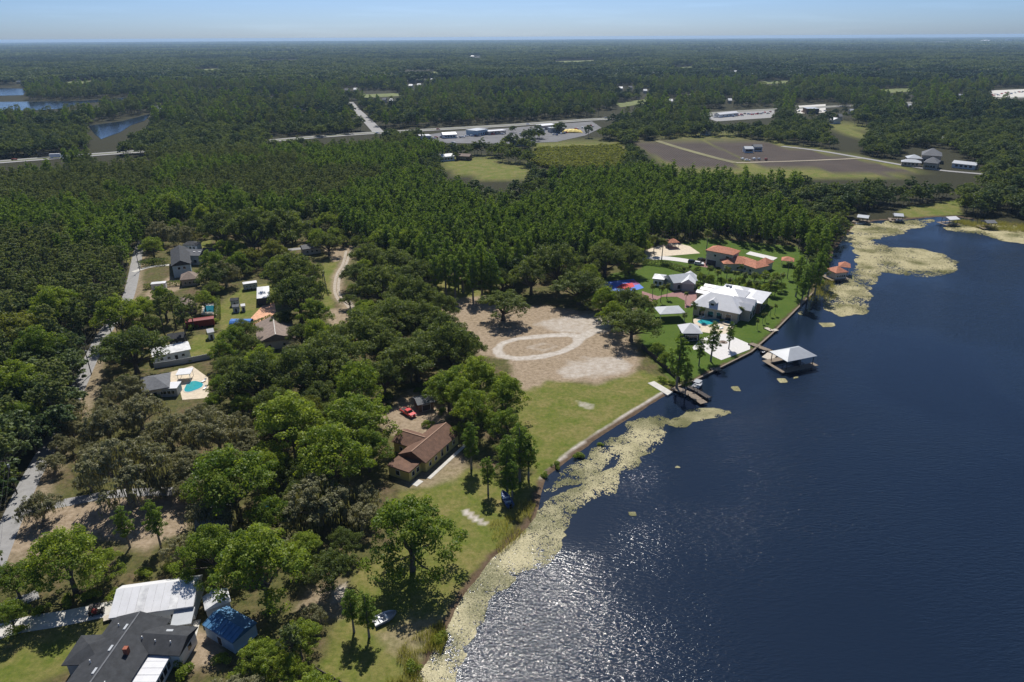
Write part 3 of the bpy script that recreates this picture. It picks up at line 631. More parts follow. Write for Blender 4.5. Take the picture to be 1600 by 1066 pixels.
# ================================================================ areas kept free of trees (as seen from the air)
CLEAR = MEADOWS + [[(765, 765), (835, 765), (822, 835), (755, 835)]] + [[(a - 7, b_ - 2.5), (a + 7, b_ - 2.5), (a + 8, b_ + 3), (a - 8, b_ + 3)] for a, b_ in DIST_HOUSES] + [[(0, 880), (28, 800), (58, 735), (80, 690), (100, 700), (80, 740), (48, 805), (10, 890)], [(114, 620), (126, 595), (158, 520), (174, 524), (152, 592), (135, 625)], [(-40, 900), (0, 790), (30, 745), (72, 705), (64, 760), (48, 830), (10, 905)], [(126, 592), (150, 530), (168, 524), (152, 592)], [(190, 478), (208, 395), (230, 392), (216, 470)],
    [(-20, 965), (110, 935), (178, 902), (318, 890), (372, 925), (402, 960), (385, 1012), (300, 1070), (-20, 1100)],
    [(100, 790), (290, 768), (300, 795), (230, 850), (130, 830), (60, 850)],
    [(215, 585), (240, 560), (332, 558), (337, 582), (328, 622), (290, 622), (222, 612)], [(232, 530), (300, 522), (340, 530), (322, 562), (240, 572)],
    [(218, 430), (262, 375), (332, 375), (336, 400), (312, 425), (312, 455), (225, 462)], [(312, 470), (345, 468), (347, 515), (283, 512), (290, 488)],
    [(345, 440), (375, 432), (436, 436), (436, 510), (345, 515)], [(400, 500), (455, 500), (455, 532), (400, 532)], [(430, 398), (440, 385), (496, 385), (496, 402)],
    [(515, 398), (552, 384), (552, 420), (542, 455), (560, 500), (520, 502), (500, 482), (503, 410)],
    [(680, 435), (752, 447), (762, 470), (832, 440), (912, 482), (950, 512), (1042, 565), (1050, 612), (860, 735), (820, 690), (812, 592), (757, 572), (747, 522), (690, 492)],
    [(605, 655), (625, 618), (682, 612), (700, 650), (715, 680), (720, 722), (765, 742), (745, 800), (738, 900), (660, 1020), (600, 1080), (495, 1080), (515, 950), (560, 880), (640, 780), (612, 742), (620, 690)],
    [(920, 448), (1002, 432), (1008, 385), (1100, 372), (1242, 392), (1264, 420), (1272, 452), (1160, 562), (1050, 602), (1002, 545), (1000, 480)],
    SHORE_PX + [(1700, 356), (1900, 1300), (500, 1300)],
    [(640, 212), (700, 204), (800, 194), (932, 182), (945, 198), (912, 224), (800, 224), (760, 222), (690, 222)],
    [(-40, 132), (38, 137), (42, 150), (-40, 152)], [(-40, 158), (110, 157), (222, 149), (200, 156), (100, 174), (-40, 175)], [(136, 196), (240, 176), (228, 190), (190, 210), (165, 240), (140, 245)],
    [(680, 252), (745, 249), (822, 258), (830, 275), (760, 279), (705, 268)], [(838, 224), (965, 220), (985, 240), (960, 252), (870, 252), (832, 245)],
    [(985, 221), (1086, 214), (1150, 214), (1234, 228), (1342, 246), (1428, 264), (1395, 276), (1240, 268), (1060, 262)],
    [(1292, 190), (1366, 200), (1342, 215), (1302, 205)], [(1405, 232), (1480, 232), (1530, 262), (1510, 272), (1400, 258)],
    [(1392, 345), (1400, 328), (1425, 320), (1500, 314), (1500, 338)], [(1330, 330), (1360, 330), (1420, 326), (1418, 345), (1330, 352)], [(1535, 335), (1560, 335), (1600, 345), (1600, 354), (1535, 352)],
    [(1090, 172), (1212, 166), (1212, 184), (1120, 188)], [(1545, 138), (1640, 136), (1640, 152), (1550, 151)], [(1242, 160), (1310, 160), (1300, 176), (1245, 178)],
    [(540, 158), (552, 158), (602, 208), (586, 208)], 
    [(1215, 224), (1290, 232), (1440, 258), (1540, 266), (1540, 274), (1430, 268), (1280, 242)]]
hq = np.array(HWY, float)
def blocked(x, y, h, R):
    bad = np.zeros(len(x), bool)
    for zf, sgn in ((0, 0), (.28, 0), (.5, -1), (.5, 1), (.75, 0), (.97, 0)):
        px, py = PROJ(x + sgn * R * .7, y, h * zf)
        for c in CLEAR: bad |= inside(px, py, c) & ((vnoise(x / 28, y / 28, 8) < .72) if c[0] == (640, 212) else True)
        bad |= (dist_line(px, py, hq) < 4.5) & ~((px > 250) & (px < 420)) & (px < 960) & (vnoise(x / 30, y / 30, 5) < .8)
    bad |= sdist(x, y, LAKE) > -1.5
    return bad
LAND = {'yellow house': (665, 700), 'white barn': (245, 925), 'dark-roofed house': (190, 1010), 'blue-roofed shed': (360, 975), 'kidney pool house': (285, 600), 'pale two-storey house': (295, 395),
        'sand oval': (860, 540), 'white-roofed mansion': (1140, 470), 'red-tiled house': (1155, 395), 'lake boathouse': (1240, 555), 'two-rut dirt track': (530, 440), 'grey-roofed house': (425, 518), 'blue court': (970, 448)}
KN = {'oak': ('live_oak', 'dark green live oak'), 'broad': ('broadleaf_tree', 'bright green broadleaf tree'), 'yellow': ('broadleaf_tree', 'yellow-green broadleaf tree'), 'moss': ('mossy_oak', 'grey mossy oak'),
      'cypress': ('cypress_tree', 'slender cypress'), 'conifer': ('conifer_tree', 'dense conical conifer'), 'pine': ('pine_tree', 'thin pine'), 'palm': ('palm_tree', 'palm'), 'shrub': ('shrub', 'low green shrub')}
PLACED = []   # x, y, R, px, py, kind, label
def put(kind, x, y, scale, zs=1.0, label=None):
    px, py = PROJ(x, y, PROTO[kind][0][3] * scale * .6)
    PLACED.append([x, y, scale, zs, float(px), float(py), kind, label])
def place(kind, px, py, w, zs=1.0, label=None):
    R0, h0 = PROTO[kind][0][2:]
    z = 6.0
    for _ in range(4): s = w * MPP(px, py, z) / R0; z = h0 * s * zs * .6
    p = G(px, py, z); put(kind, p[0], p[1], s, zs, label)
HANDTREES = {
 'broad': [(100, 872, 62), (20, 905, 34), (14, 960, 30), (362, 752, 68), (408, 882, 74), (330, 860, 48), (455, 662, 62), (520, 715, 60), (560, 655, 54), (574, 700, 36), (640, 830, 70), (405, 1032, 40), (466, 1000, 34), (452, 1048, 30),
           (700, 603, 38), (745, 594, 42), (790, 620, 36), (738, 642, 36), (785, 662, 30), (722, 620, 36), (560, 600, 42), (237, 383, 18), (265, 325, 26), (325, 318, 22), (375, 315, 24), (490, 490, 28), (510, 345, 17), (535, 345, 15), (600, 372, 26), (640, 380, 28), (185, 492, 36), (318, 468, 17),
           (60, 545, 40), (25, 600, 45), (28, 650, 34), (5, 690, 28), (85, 480, 40), (160, 880, 28), (360, 530, 26), (340, 600, 16), (332, 626, 14), (1128, 440, 9), (1142, 446, 9), (1156, 440, 9), (1170, 448, 10), (1184, 452, 10), (1198, 450, 9), (1110, 436, 8), (1212, 452, 9), (1180, 432, 8), (1196, 430, 8), (1212, 432, 8), (1222, 448, 8), (1095, 432, 7), (1040, 560, 13), (1028, 545, 12)],
 'yellow': [(388, 402, 21), (426, 394, 24), (480, 640, 30), (30, 520, 45)],
 'moss': [(190, 728, 76), (82, 722, 24), (60, 790, 34), (98, 622, 20), (162, 662, 42), (215, 642, 46), (265, 672, 42), (335, 672, 48), (312, 652, 34), (196, 608, 34), (495, 780, 66), (290, 730, 44), (250, 362, 26), (285, 366, 26), (350, 425, 28),
          (640, 568, 36), (250, 745, 40), (330, 800, 46), (385, 690, 34), (440, 600, 34), (150, 712, 34)],
 'oak': [(205, 545, 50), (650, 555, 54), (705, 540, 50), (690, 515, 40), (520, 560, 58), (470, 580, 56), (400, 592, 50), (368, 604, 34), (430, 632, 40), (565, 525, 52), (600, 590, 34), (345, 355, 36), (392, 360, 42), (442, 358, 46),
         (335, 432, 26), (455, 425, 44), (466, 462, 44), (512, 380, 21), (546, 470, 15), (575, 402, 32), (620, 412, 36), (655, 430, 36), (590, 445, 42), (642, 462, 42), (620, 495, 46), (560, 430, 28), (690, 478, 30), (786, 476, 42, .72),
         (830, 428, 36), (872, 414, 42), (905, 448, 44, .7), (946, 402, 36), (984, 402, 28), (918, 470, 24, .7), (988, 506, 42, .85), (978, 470, 32, .8), (1005, 480, 22), (380, 520, 26), (600, 540, 40), (540, 590, 40), (500, 620, 36), (735, 545, 26), (660, 500, 40), (445, 500, 22)],
 'cypress': [(548, 948, 17), (572, 955, 17), (762, 738, 13), (792, 715, 18), (812, 700, 20), (826, 708, 16), (800, 745, 14), (1062, 556, 18), (1095, 545, 9), (1115, 528, 13), (1074, 585, 10), (1142, 520, 8), (735, 690, 16), (680, 425, 13), (695, 418, 14), (710, 428, 13), (722, 415, 14), (738, 425, 13), (752, 412, 14), (775, 402, 13), (700, 400, 14), (730, 400, 14), (790, 405, 13), (808, 398, 13), (680, 402, 13), (660, 396, 13), (824, 390, 13), (750, 398, 13), (715, 410, 12), (240, 812, 16), (192, 818, 15), (1258, 440, 12), (1268, 432, 12), (1280, 420, 13), (1250, 425, 11), (1288, 405, 12)],
 'conifer': [(766, 424, 18)],
 'pine': [(268, 480, 13), (285, 500, 14), (297, 482, 12), (250, 490, 13), (455, 1010, 20)],
 'palm': [(1022, 378, 8), (1036, 386, 10), (1020, 452, 6), (1034, 456, 7), (1043, 452, 6), (1072, 463, 5), (1090, 450, 5), (1084, 485, 8), (1097, 488, 6), (1070, 497, 6), (1184, 505, 3.5), (1192, 496, 3.5), (1197, 494, 3.5), (1205, 484, 4), (1212, 482, 4), (1150, 480, 6), (1158, 488, 6), (1232, 418, 7), (1242, 424, 6), (1222, 436, 6), (1108, 425, 6), (1122, 432, 7), (1136, 428, 8), (1150, 432, 7), (1164, 436, 7), (1178, 436, 7), (1195, 438, 7), (1205, 446, 7), (1215, 440, 6), (1106, 372, 9), (1140, 442, 6), (1170, 446, 6), (1068, 424, 4), (1078, 420, 4), (1100, 436, 5), (1182, 448, 6), (1158, 422, 6)],
 'shrub': [(870, 722, 9), (906, 706, 9), (938, 690, 6), (850, 738, 8), (640, 1040, 14), (682, 992, 14), (1036, 590, 9), (1048, 596, 8), (270, 960, 7), (690, 990, 11), (1010, 462, 6), (1024, 470, 6), (690, 640, 10), (655, 608, 9), (668, 660, 10), (605, 615, 11), (290, 505, 9), (300, 508, 9), (335, 500, 7),
           (330, 515, 8), (1112, 418, 6), (1090, 418, 6), (310, 855, 18), (265, 880, 15), (225, 890, 14), (295, 890, 14), (345, 1025, 16), (290, 1045, 18), (180, 925, 14), (140, 925, 16), (105, 935, 14), (60, 950, 14), (30, 980, 12), (300, 560, 7), (240, 620, 10), (330, 625, 10), (1130, 500, 5), (1165, 470, 6), (1180, 466, 6), (1058, 590, 7)]}
for k, L_ in HANDTREES.items():
    for t_ in L_: place(k, t_[0], t_[1], t_[2], (t_[3] if len(t_) > 3 else 1) * rnd.uniform(.92, 1.12) * (1.25 if k == 'palm' and t_[2] < 4.5 else 1))
# infill of the wooded lots between the houses
PX = np.array([(p[0], p[1], p[2] * PROTO[p[6]][0][2]) for p in PLACED if p[6] not in ('palm', 'shrub')])
cx = NR.uniform(-190, 110, 9000); cy = NR.uniform(75, 400, 9000)
hx, hy = PROJ(cx, cy, 6.0)
ok = inside(hx, hy, HAND) & ~blocked(cx, cy, 10.0, 4.5)
acc = [tuple(p) for p in PX]
MOSSZ = [(40, 800), (120, 580), (250, 600), (420, 640), (440, 720), (300, 790), (200, 780)]
for x, y, a, b_ in zip(cx[ok], cy[ok], hx[ok], hy[ok]):
    R = rnd.uniform(3.0, 5.6)
    A_ = np.array(acc); d = np.hypot(A_[:, 0] - x, A_[:, 1] - y)
    if (d < (A_[:, 2] + R) * .62).any(): continue
    acc.append((x, y, R))
    if inside(np.array([a]), np.array([b_]), MOSSZ)[0]: k = 'moss'
    else: k = rnd.choices(['oak', 'broad', 'moss'], [.55, .33, .12])[0]
    put(k, x, y, R / PROTO[k][0][2] * (1.15 if k == 'broad' else 1), rnd.uniform(.95, 1.2))
# labels: rank of each tree among its kind around the nearest landmark
sect = {}
for p in PLACED:
    nm_, (lx, ly) = min(LAND.items(), key=lambda q: math.hypot(q[1][0] - p[4], (q[1][1] - p[5]) * 1.4))
    dx = p[4] - lx; dy = p[5] - ly; rel = ('right of' if dx > 0 else 'left of') if abs(dx) > abs(dy) * 1.2 else ('in front of' if dy > 0 else 'behind')
    sect.setdefault((p[6], nm_, rel), []).append((math.hypot(dx, dy), p))
ORD = ['nearest'] + [w_ + ' nearest' for w_ in 'second third fourth fifth sixth seventh eighth ninth tenth eleventh twelfth thirteenth fourteenth fifteenth sixteenth seventeenth eighteenth nineteenth twentieth'.split()] + ['twenty-%s nearest' % w_ for w_ in 'first second third fourth fifth sixth seventh eighth ninth'.split()]
for (k, nm_, rel), L_ in sect.items():
    L_.sort(key=lambda q: q[0])
    for i, (_, p) in enumerate(L_):
        if p[7] is None:
            w_ = '%s %s the %s' % (KN[k][1], rel, nm_)
            p[7] = (w_ + ', ' + ORD[i] + ' to it') if i < len(ORD) else KN[k][1] + ' far out ' + rel + ' the ' + nm_ + ' among others'
for i, (x, y, s, zs, px, py, k, lab) in enumerate(PLACED):
    tr, cr, R, h = PROTO[k][rnd.randrange(len(PROTO[k]))]
    sdv = float(sdist(np.array([x]), np.array([y]), LAKE)[0]); gz = -0.5 if sdv > -1 else 0
    r_ = root(KN[k][0], x, y, lab, KN[k][1].split()[-1] if k not in ('oak', 'moss') else 'oak tree', {'palm': 'palms of the lakeside estate', 'shrub': 'garden shrubs'}.get(k, KN[k][0].replace('_', ' ') + 's of the wooded lots'), gz)
    r_['_s'] = 1; r_.rotation_euler = (0, 0, rnd.uniform(0, 6.28)); r_.scale = (s, s, s * zs); del r_['_s']
    for nm_, me in (('trunk', tr), ('crown', cr)):
        o = bpy.data.objects.new(nm_, me); COL.objects.link(o); o.parent = r_

# ================================================================ forests
def cand(x0, x1, y0, y1, sp, seed):
    rg = np.random.default_rng(seed); a, b_ = np.meshgrid(np.arange(x0, x1, sp), np.arange(y0, y1, sp))
    a = a.ravel() + rg.uniform(-.48, .48, a.size) * sp; b_ = b_.ravel() + rg.uniform(-.48, .48, b_.size) * sp
    px, py = PROJ(a, b_, 8.0); k = (px > -160) & (px < 1760) & (py < 1250); return a[k], b_[k], px[k], py[k], rg
fx, fy, px, py, rg = cand(-620, 640, 100, 860, 4.5, 31)
keep = ~inside(px, py, HAND) & ~blocked(fx, fy, 16.0, 3.3) & (fy < 840)
fx, fy, px, py = fx[keep], fy[keep], px[keep], py[keep]
LEFTP = [(-300, 268), (640, 222), (700, 235), (640, 262), (560, 290), (480, 340), (290, 338), (215, 370), (195, 470), (150, 530), (60, 700), (-300, 900)]
CYPR = [(560, 300), (640, 268), (700, 285), (830, 285), (1000, 270), (1240, 282), (1320, 315), (1325, 345), (1290, 440), (1240, 395), (1000, 400), (690, 440), (480, 340)]
nz = fbm(fx, fy, 60, 77)
kind = np.where(inside(px, py, LEFTP), np.where(nz > .62, 1, 0), np.where(inside(px, py, CYPR), np.where((nz > .62) | (rg.random(len(fx)) < .1), 2, 1), 2))
kind = np.where((kind == 0) & (rg.random(len(fx)) < .10), 2, kind)
thin = (kind == 2) & (rg.random(len(fx)) < .62)
near_left = inside(px, py, [(-300, 420), (60, 470), (150, 530), (60, 700), (-300, 900)]); kind = np.where(near_left & (rg.random(len(fx)) < .75), 2, kind)
fx, fy, px, py, kind = fx[~thin], fy[~thin], px[~thin], py[~thin], kind[~thin]
KF = ['pine', 'cypress', 'hard']
dcam = np.hypot(fx, fy); order = np.argsort(dcam); single = np.zeros(len(fx), bool)
infr = (px > 0) & (px < 1600) & (py < 1066)
for kk in range(3):
    sel = [i for i in order if kind[i] == kk and infr[i]][:(280, 280, 150)[kk]]; single[sel] = True
FLAB = {0: ('pine_tree', 'tall thin pine in the dense stand left of the narrow road', 'pine tree', 'pines of the dense stand left of the road'),
        1: ('cypress_tree', 'tall green cypress in the dense stand behind the clearing and mansion', 'cypress', 'cypresses of the stand behind the clearing'),
        2: ('broadleaf_tree', 'leafy broadleaf tree at the edge of the dense forest', 'broadleaf tree', 'broadleaf trees of the forest edge')}
rs = random.Random(5)
for i in np.nonzero(single)[0]:
    k = int(kind[i]); o = bpy.data.objects.new(FLAB[k][0], FOREST[KF[k]][rs.randrange(4)]); COL.objects.link(o)
    s = rs.uniform(.55, 1.02); o.location = (fx[i], fy[i], 0); o.rotation_euler = (0, 0, rs.uniform(0, 6.28)); o.scale = (s, s, s * rs.uniform(.92, 1.1))
    tag(o, FLAB[k][1], FLAB[k][2], FLAB[k][3])
hid = bpy.data.collections.new('tree_kinds')
def scatter(name, label, protos, x, y, z, smin, smax, seed, patch=None):
    rg = np.random.default_rng(seed); n = len(x); ix = rg.integers(0, len(protos), n); sc_ = rg.uniform(smin, smax, n)
    if patch:   # dark kinds (second half) in patches: darker stands, plus cloud shadow painted as leaf colour
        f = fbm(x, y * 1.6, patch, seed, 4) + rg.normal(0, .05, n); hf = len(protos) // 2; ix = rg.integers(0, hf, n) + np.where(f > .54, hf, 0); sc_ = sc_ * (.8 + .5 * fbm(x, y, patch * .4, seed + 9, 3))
    me = bpy.data.meshes.new(name); me.vertices.add(n); me.vertices.foreach_set('co', np.stack([x, y, np.full(n, z)], 1).astype(np.float32).ravel())
    for nm_, val, ty in (('sc', sc_, 'FLOAT'), ('rz', rg.uniform(0, 6.283, n), 'FLOAT'), ('ix', ix, 'INT')):
        a = me.attributes.new(nm_, ty, 'POINT'); a.data.foreach_set('value', val.astype(np.int32 if ty == 'INT' else np.float32))
    o = bpy.data.objects.new(name, me); COL.objects.link(o); tag(o, label, 'forest', None, 'stuff')
    c = bpy.data.collections.new(name + '_kinds')
    for i, pm in enumerate(protos):
        q = bpy.data.objects.new('%s_%02d' % (name, i), pm); c.objects.link(q)
    ng = bpy.data.node_groups.new(name, 'GeometryNodeTree'); ng.interface.new_socket('Geometry', in_out='INPUT', socket_type='NodeSocketGeometry'); ng.interface.new_socket('Geometry', in_out='OUTPUT', socket_type='NodeSocketGeometry')
    N = ng.nodes; L = ng.links; gi = N.new('NodeGroupInput'); go = N.new('NodeGroupOutput'); ip = N.new('GeometryNodeInstanceOnPoints'); ci = N.new('GeometryNodeCollectionInfo')
    ci.inputs['Collection'].default_value = c; ci.inputs['Separate Children'].default_value = True; ci.inputs['Reset Children'].default_value = True
    def na(nm_, ty):
        q = N.new('GeometryNodeInputNamedAttribute'); q.data_type = ty; q.inputs['Name'].default_value = nm_; return q.outputs['Attribute']
    cb = N.new('ShaderNodeCombineXYZ'); L.new(na('rz', 'FLOAT'), cb.inputs[2])
    L.new(gi.outputs[0], ip.inputs['Points']); L.new(ci.outputs[0], ip.inputs['Instance']); ip.inputs['Pick Instance'].default_value = True
    L.new(na('ix', 'INT'), ip.inputs['Instance Index']); L.new(cb.outputs[0], ip.inputs['Rotation']); L.new(na('sc', 'FLOAT'), ip.inputs['Scale']); L.new(ip.outputs[0], go.inputs[0])
    md = o.modifiers.new('scatter', 'NODES'); md.node_group = ng
    return o
rest = ~single
for k, nm_, lb_ in ((0, 'pine_forest', 'dense pine forest filling the left middle distance'), (1, 'cypress_forest', 'tall cypress forest behind the clearing and the mansion'), (2, 'mixed_forest', 'mixed broadleaf woods around the fields and highway')):
    s_ = rest & (kind == k); scatter(nm_, lb_, FOREST[KF[k]] + (FOREST['oak'] if k == 2 else []), fx[s_], fy[s_], 0, (.5, .55, .6)[k], (.98, 1.02, 1.2)[k], 60 + k)
ax, ay, _, _, rg = cand(-1500, 1500, 838, 1700, 10.5, 41); q = ~blocked(ax, ay, 13.0, 5) & (fbm(ax, ay, 70, 9) > .36)
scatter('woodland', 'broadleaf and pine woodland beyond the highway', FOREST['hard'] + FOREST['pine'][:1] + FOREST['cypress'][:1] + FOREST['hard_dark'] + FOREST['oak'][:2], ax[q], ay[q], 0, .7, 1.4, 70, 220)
ax, ay, _, _, rg = cand(-4000, 4000, 1690, 4600, 25, 42); q = ~blocked(ax, ay, 12.0, 12) & (fbm(ax, ay, 160, 19) > .30)
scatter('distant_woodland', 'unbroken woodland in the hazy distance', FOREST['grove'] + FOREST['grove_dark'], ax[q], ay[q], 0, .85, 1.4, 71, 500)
ax, ay, _, _, rg = cand(-22000, 22000, 4550, 23000, 105, 43)
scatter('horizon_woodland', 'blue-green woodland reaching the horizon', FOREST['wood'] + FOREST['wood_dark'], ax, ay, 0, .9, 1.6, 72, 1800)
# yellow-green thicket field
ax, ay, px, py, rg = cand(-20, 220, 560, 760, 3.0, 44); q = inside(px, py + 4, [(838, 226), (965, 221), (985, 240), (960, 254), (870, 254), (832, 247)])
scatter('thicket', 'yellow-green thicket in the field beside the dark ploughed plot', FOREST['thicket'], ax[q], ay[q], 0, .7, 1.2, 73)['category'] = 'thicket'

# ================================================================ buildings
def frame_of(axis, z):
    a = G(*axis[0], z); b_ = G(*axis[1], z); u = (b_ - a); L_ = np.linalg.norm(u); u = u / L_; v = np.array([-u[1], u[0]])
    return (a + b_) / 2, u, v, L_
class Blk:
    """one rectangular volume of a building: walls, roof, openings"""
    def __init__(s, r, axis, width, eave, za=None, over=0.5, world=None):
        s.r = r; s.W = width; s.E = eave; s.o = over
        if world: s.c, s.u, s.v, s.L = world
        else: s.c, s.u, s.v, s.L = frame_of(axis, eave if za is None else za)
    def p(s, a, b_, z): q = s.c + s.u * a + s.v * b_; return (q[0], q[1], z)
    def wall(s, m, z0=-0.1, z1=None):
        a = s.L / 2 - s.o; b_ = s.W / 2 - s.o
        return MB().prism([s.p(-a, -b_, 0)[:2], s.p(a, -b_, 0)[:2], s.p(a, b_, 0)[:2], s.p(-a, b_, 0)[:2]], z0, s.E if z1 is None else z1).build('wall', m, s.r)
    def roof(s, kind, rise, m, th=0.18, name='roof', shift=0.0, hip=None):
        a = s.L / 2; b_ = s.W / 2; e = s.E + .003; k = shift
        lo = [s.p(-a, -b_, e), s.p(a, -b_, e), s.p(a, b_, e), s.p(-a, b_, e)]
        hi = [(x, y, z + th) for x, y, z in lo]; mb = MB(); base = [(3, 2, 1, 0), (0, 1, 5, 4), (1, 2, 6, 5), (2, 3, 7, 6), (3, 0, 4, 7)]
        if kind == 'flat': mb.add(lo + hi, base + [(4, 5, 6, 7)])
        elif kind == 'shed':
            hi[2] = (*hi[2][:2], hi[2][2] + rise); hi[3] = (*hi[3][:2], hi[3][2] + rise); mb.add(lo + hi, base + [(4, 5, 6, 7)])
        else:
            i = 0 if kind == 'gable' else min(b_ if hip is None else hip, a - .01)
            rg_ = [s.p(-a + i, k, e + th + rise), s.p(a - i, k, e + th + rise)]
            mb.add(lo + hi + rg_, base + [(4, 5, 9, 8), (6, 7, 8, 9), (5, 6, 9), (7, 4, 8)])
        return mb.build(name, m, s.r)
    def ridge(s, m, rise, part, hip=0, th=.18, w_=.28):
        a = s.L / 2 - hip; z = s.E + th + rise
        return sub(MB().prism([s.p(-a, -w_ / 2, 0)[:2], s.p(a, -w_ / 2, 0)[:2], s.p(a, w_ / 2, 0)[:2], s.p(-a, w_ / 2, 0)[:2]], z - .05, z + .06), 'ridge_cap', m, part)
    def opening(s, side, t, z, w_, h_, kind='window', pane='glass', fr='trim_white'):
        a = s.L / 2 - s.o; b_ = s.W / 2 - s.o
        def slab(hw, z0, z1, d0, d1):
            if side in 'fb':
                q = -1 if side == 'f' else 1; return MB().prism([s.p(t - hw, q * (b_ + d0), 0)[:2], s.p(t + hw, q * (b_ + d0), 0)[:2], s.p(t + hw, q * (b_ + d1), 0)[:2], s.p(t - hw, q * (b_ + d1), 0)[:2]], z0, z1)
            q = -1 if side == 'l' else 1; return MB().prism([s.p(q * (a + d0), t - hw, 0)[:2], s.p(q * (a + d0), t + hw, 0)[:2], s.p(q * (a + d1), t + hw, 0)[:2], s.p(q * (a + d1), t - hw, 0)[:2]], z0, z1)
        o = slab(w_ / 2, z, z + h_, -.04, .05).build(kind, fr, s.r)
        sub(slab(w_ / 2 - .09, z + .09, z + h_ - .09, .02, .075), 'pane' if kind == 'window' else 'leaf', pane, o)
        return o
    def row(s, side, n, z, w_, h_, span=.8, **k):
        tot = (s.L if side in 'fb' else s.W) - 2 * s.o
        for i in range(n): s.opening(side, (i + .5 - n / 2) / n * tot * span, z, w_, h_, **k)
def bldg(name, axis, label, cat='house', group=None, z=3.0):
    c = frame_of(axis, z)[0]; return root(name, c[0], c[1], label, cat, group)
def simple(name, axis, width, eave, rf, rise, wm_, rm_, label, cat='house', group=None, win=(), door=(), over=.5, **k):
    r = bldg(name, axis, label, cat, group, eave); b = Blk(r, axis, width, eave, over=over); b.wall(wm_); o = b.roof(rf, rise, rm_, **k)
    for q in win: b.row(*q)
    for q in door: b.opening(*q, kind='door', pane='wood_dark')
    return r, b, o

# --- dark-roofed house at the near left, with sunroom and carport
AX = [(212, 968), (120, 1112)]
r = bldg('house', AX, 'long low house with dark grey shingle roof beside the white barn', z=3.2)
r.location = (-68.5, 84, 0)
B = Blk(r, AX, 10.5, 3.2, world=(np.array([-68.3, 82.0]), np.array([-.045, -.999]), np.array([.999, -.045]), 23.0)); B.wall('grey_wall'); o = B.roof('gable', 1.7, 'roof_dark'); B.ridge('roof_grey', 1.7, o)
for t_ in (-8.0, -3.4, 1.2, 6): sub(MB().prism([B.p(t_ - .6, -.95, 0)[:2], B.p(t_ + .6, -.95, 0)[:2], B.p(t_ + .6, -.55, 0)[:2], B.p(t_ - .6, -.55, 0)[:2]], 4.7, 5.0), 'skylight', 'roof_metal', o)
ch = sub(MB().box((*B.p(-3.0, 2.2, 0)[:2], 3.8), .75, .75, 1.8), 'chimney', 'brick', o)
for x_, y_ in ((-6.2, 3.1), (-1, -3), (3, 2), (-8.8, -2.6)): sub(MB().tube([(*B.p(x_, y_, 0)[:2], 3.6), (*B.p(x_, y_, 0)[:2], 4.8)], [.1, .1], 6), 'vent_pipe', 'trim_white', o)
B2 = Blk(r, None, 6.4, 3.2, world=(np.array([-61.2, 88.6]), np.array([.995, -.08]), np.array([.08, .995]), 8.4)); B2.wall('white_wall'); o2 = B2.roof('gable', 1.25, 'roof_dark', th=.17)
B2.opening('r', .4, 1.0, 1.3, 1.3); sub(MB().box((-61.0, 89.9, 3.9), 1.2, .45, .3), 'skylight', 'roof_metal', o2)
for q in ((-62.4, 87.5), (-59.6, 87.2)): sub(MB().tube([(q[0], q[1], 3.4), (q[0], q[1], 4.6)], [.1, .1], 6), 'vent_pipe', 'trim_white', o2)
B3 = Blk(r, None, 6.4, 3.2, world=(np.array([-73.4, 86.6]), np.array([-.999, -.045]), np.array([-.045, .999]), 6.5)); B3.wall('grey_wall'); B3.roof('hip', 1.2, 'roof_dark', th=.16)
SR = Blk(r, None, 4.2, 2.75, over=.2, world=(np.array([-61.3, 79.6]), np.array([.0, -1.0]), np.array([1.0, 0.0]), 12.4)); SR.wall('white_wall', z1=2.7)
s_o = SR.roof('flat', 0, 'roof_white', name='sunroom_roof', th=.12)
for i in range(9): sub(MB().prism([SR.p(-6.2 + i * 1.38 + .03, -2.1, 0)[:2], SR.p(-6.2 + i * 1.38 + 1.33, -2.1, 0)[:2], SR.p(-6.2 + i * 1.38 + 1.33, 2.1, 0)[:2], SR.p(-6.2 + i * 1.38 + .03, 2.1, 0)[:2]], 2.86, 2.91 + .01 * (i % 3)), 'roof_panel', 'roof_white', s_o)
SR.row('b', 9, .8, 1.15, 1.5, .96)
CP = [(38, 1062), (112, 1062)]
r = bldg('carport', CP, 'flat white carport roof beside the dark-roofed house', 'carport', z=2.6); B = Blk(r, CP, 5.5, 2.6, world=(np.array([-78.4, 77.6]), np.array([1., 0.02]), np.array([-.02, 1.]), 8.6)); B.roof('flat', 0, 'roof_white')
for a, b_ in ((-4, -2.4), (4, -2.4), (-4, 2.4), (4, 2.4)): MB().tube([B.p(a, b_, -.1), B.p(a, b_, 2.6)], [.08, .08], 6).build('post', 'trim_white', r)
# --- white barn
AX = [(186, 923), (309, 905)]
r = bldg('barn', AX, 'white metal barn with shade-dappled roof above the dark-roofed house', 'barn', z=4.0)
B = Blk(r, None, 8.4, 3.3, over=.3, world=(np.array([-67.6, 98.9]), np.array([.981, .195]), np.array([-.195, .981]), 14.6)); B.wall('white_wall'); o = B.roof('gable', 1.5, 'roof_white', shift=1.6)
n_ = 10
for i in range(n_):
    t0 = -7.3 + i * 14.6 / n_ + .03; t1 = t0 + 14.6 / n_ - .06
    P_ = [(t0, -4.25, 3.49), (t1, -4.25, 3.49), (t1, 1.5, 4.98), (t0, 1.5, 4.98)]; lo = [B.p(*q) for q in P_]; up = [B.p(q[0], q[1], q[2] + .05 + .012 * (i % 3)) for q in P_]
    sub(MB().add(lo + up, [(3, 2, 1, 0), (4, 5, 6, 7), (0, 1, 5, 4), (1, 2, 6, 5), (2, 3, 7, 6), (3, 0, 4, 7)]), 'roof_panel', 'roof_white' if i not in (3, 7) else 'roof_white_worn', o)
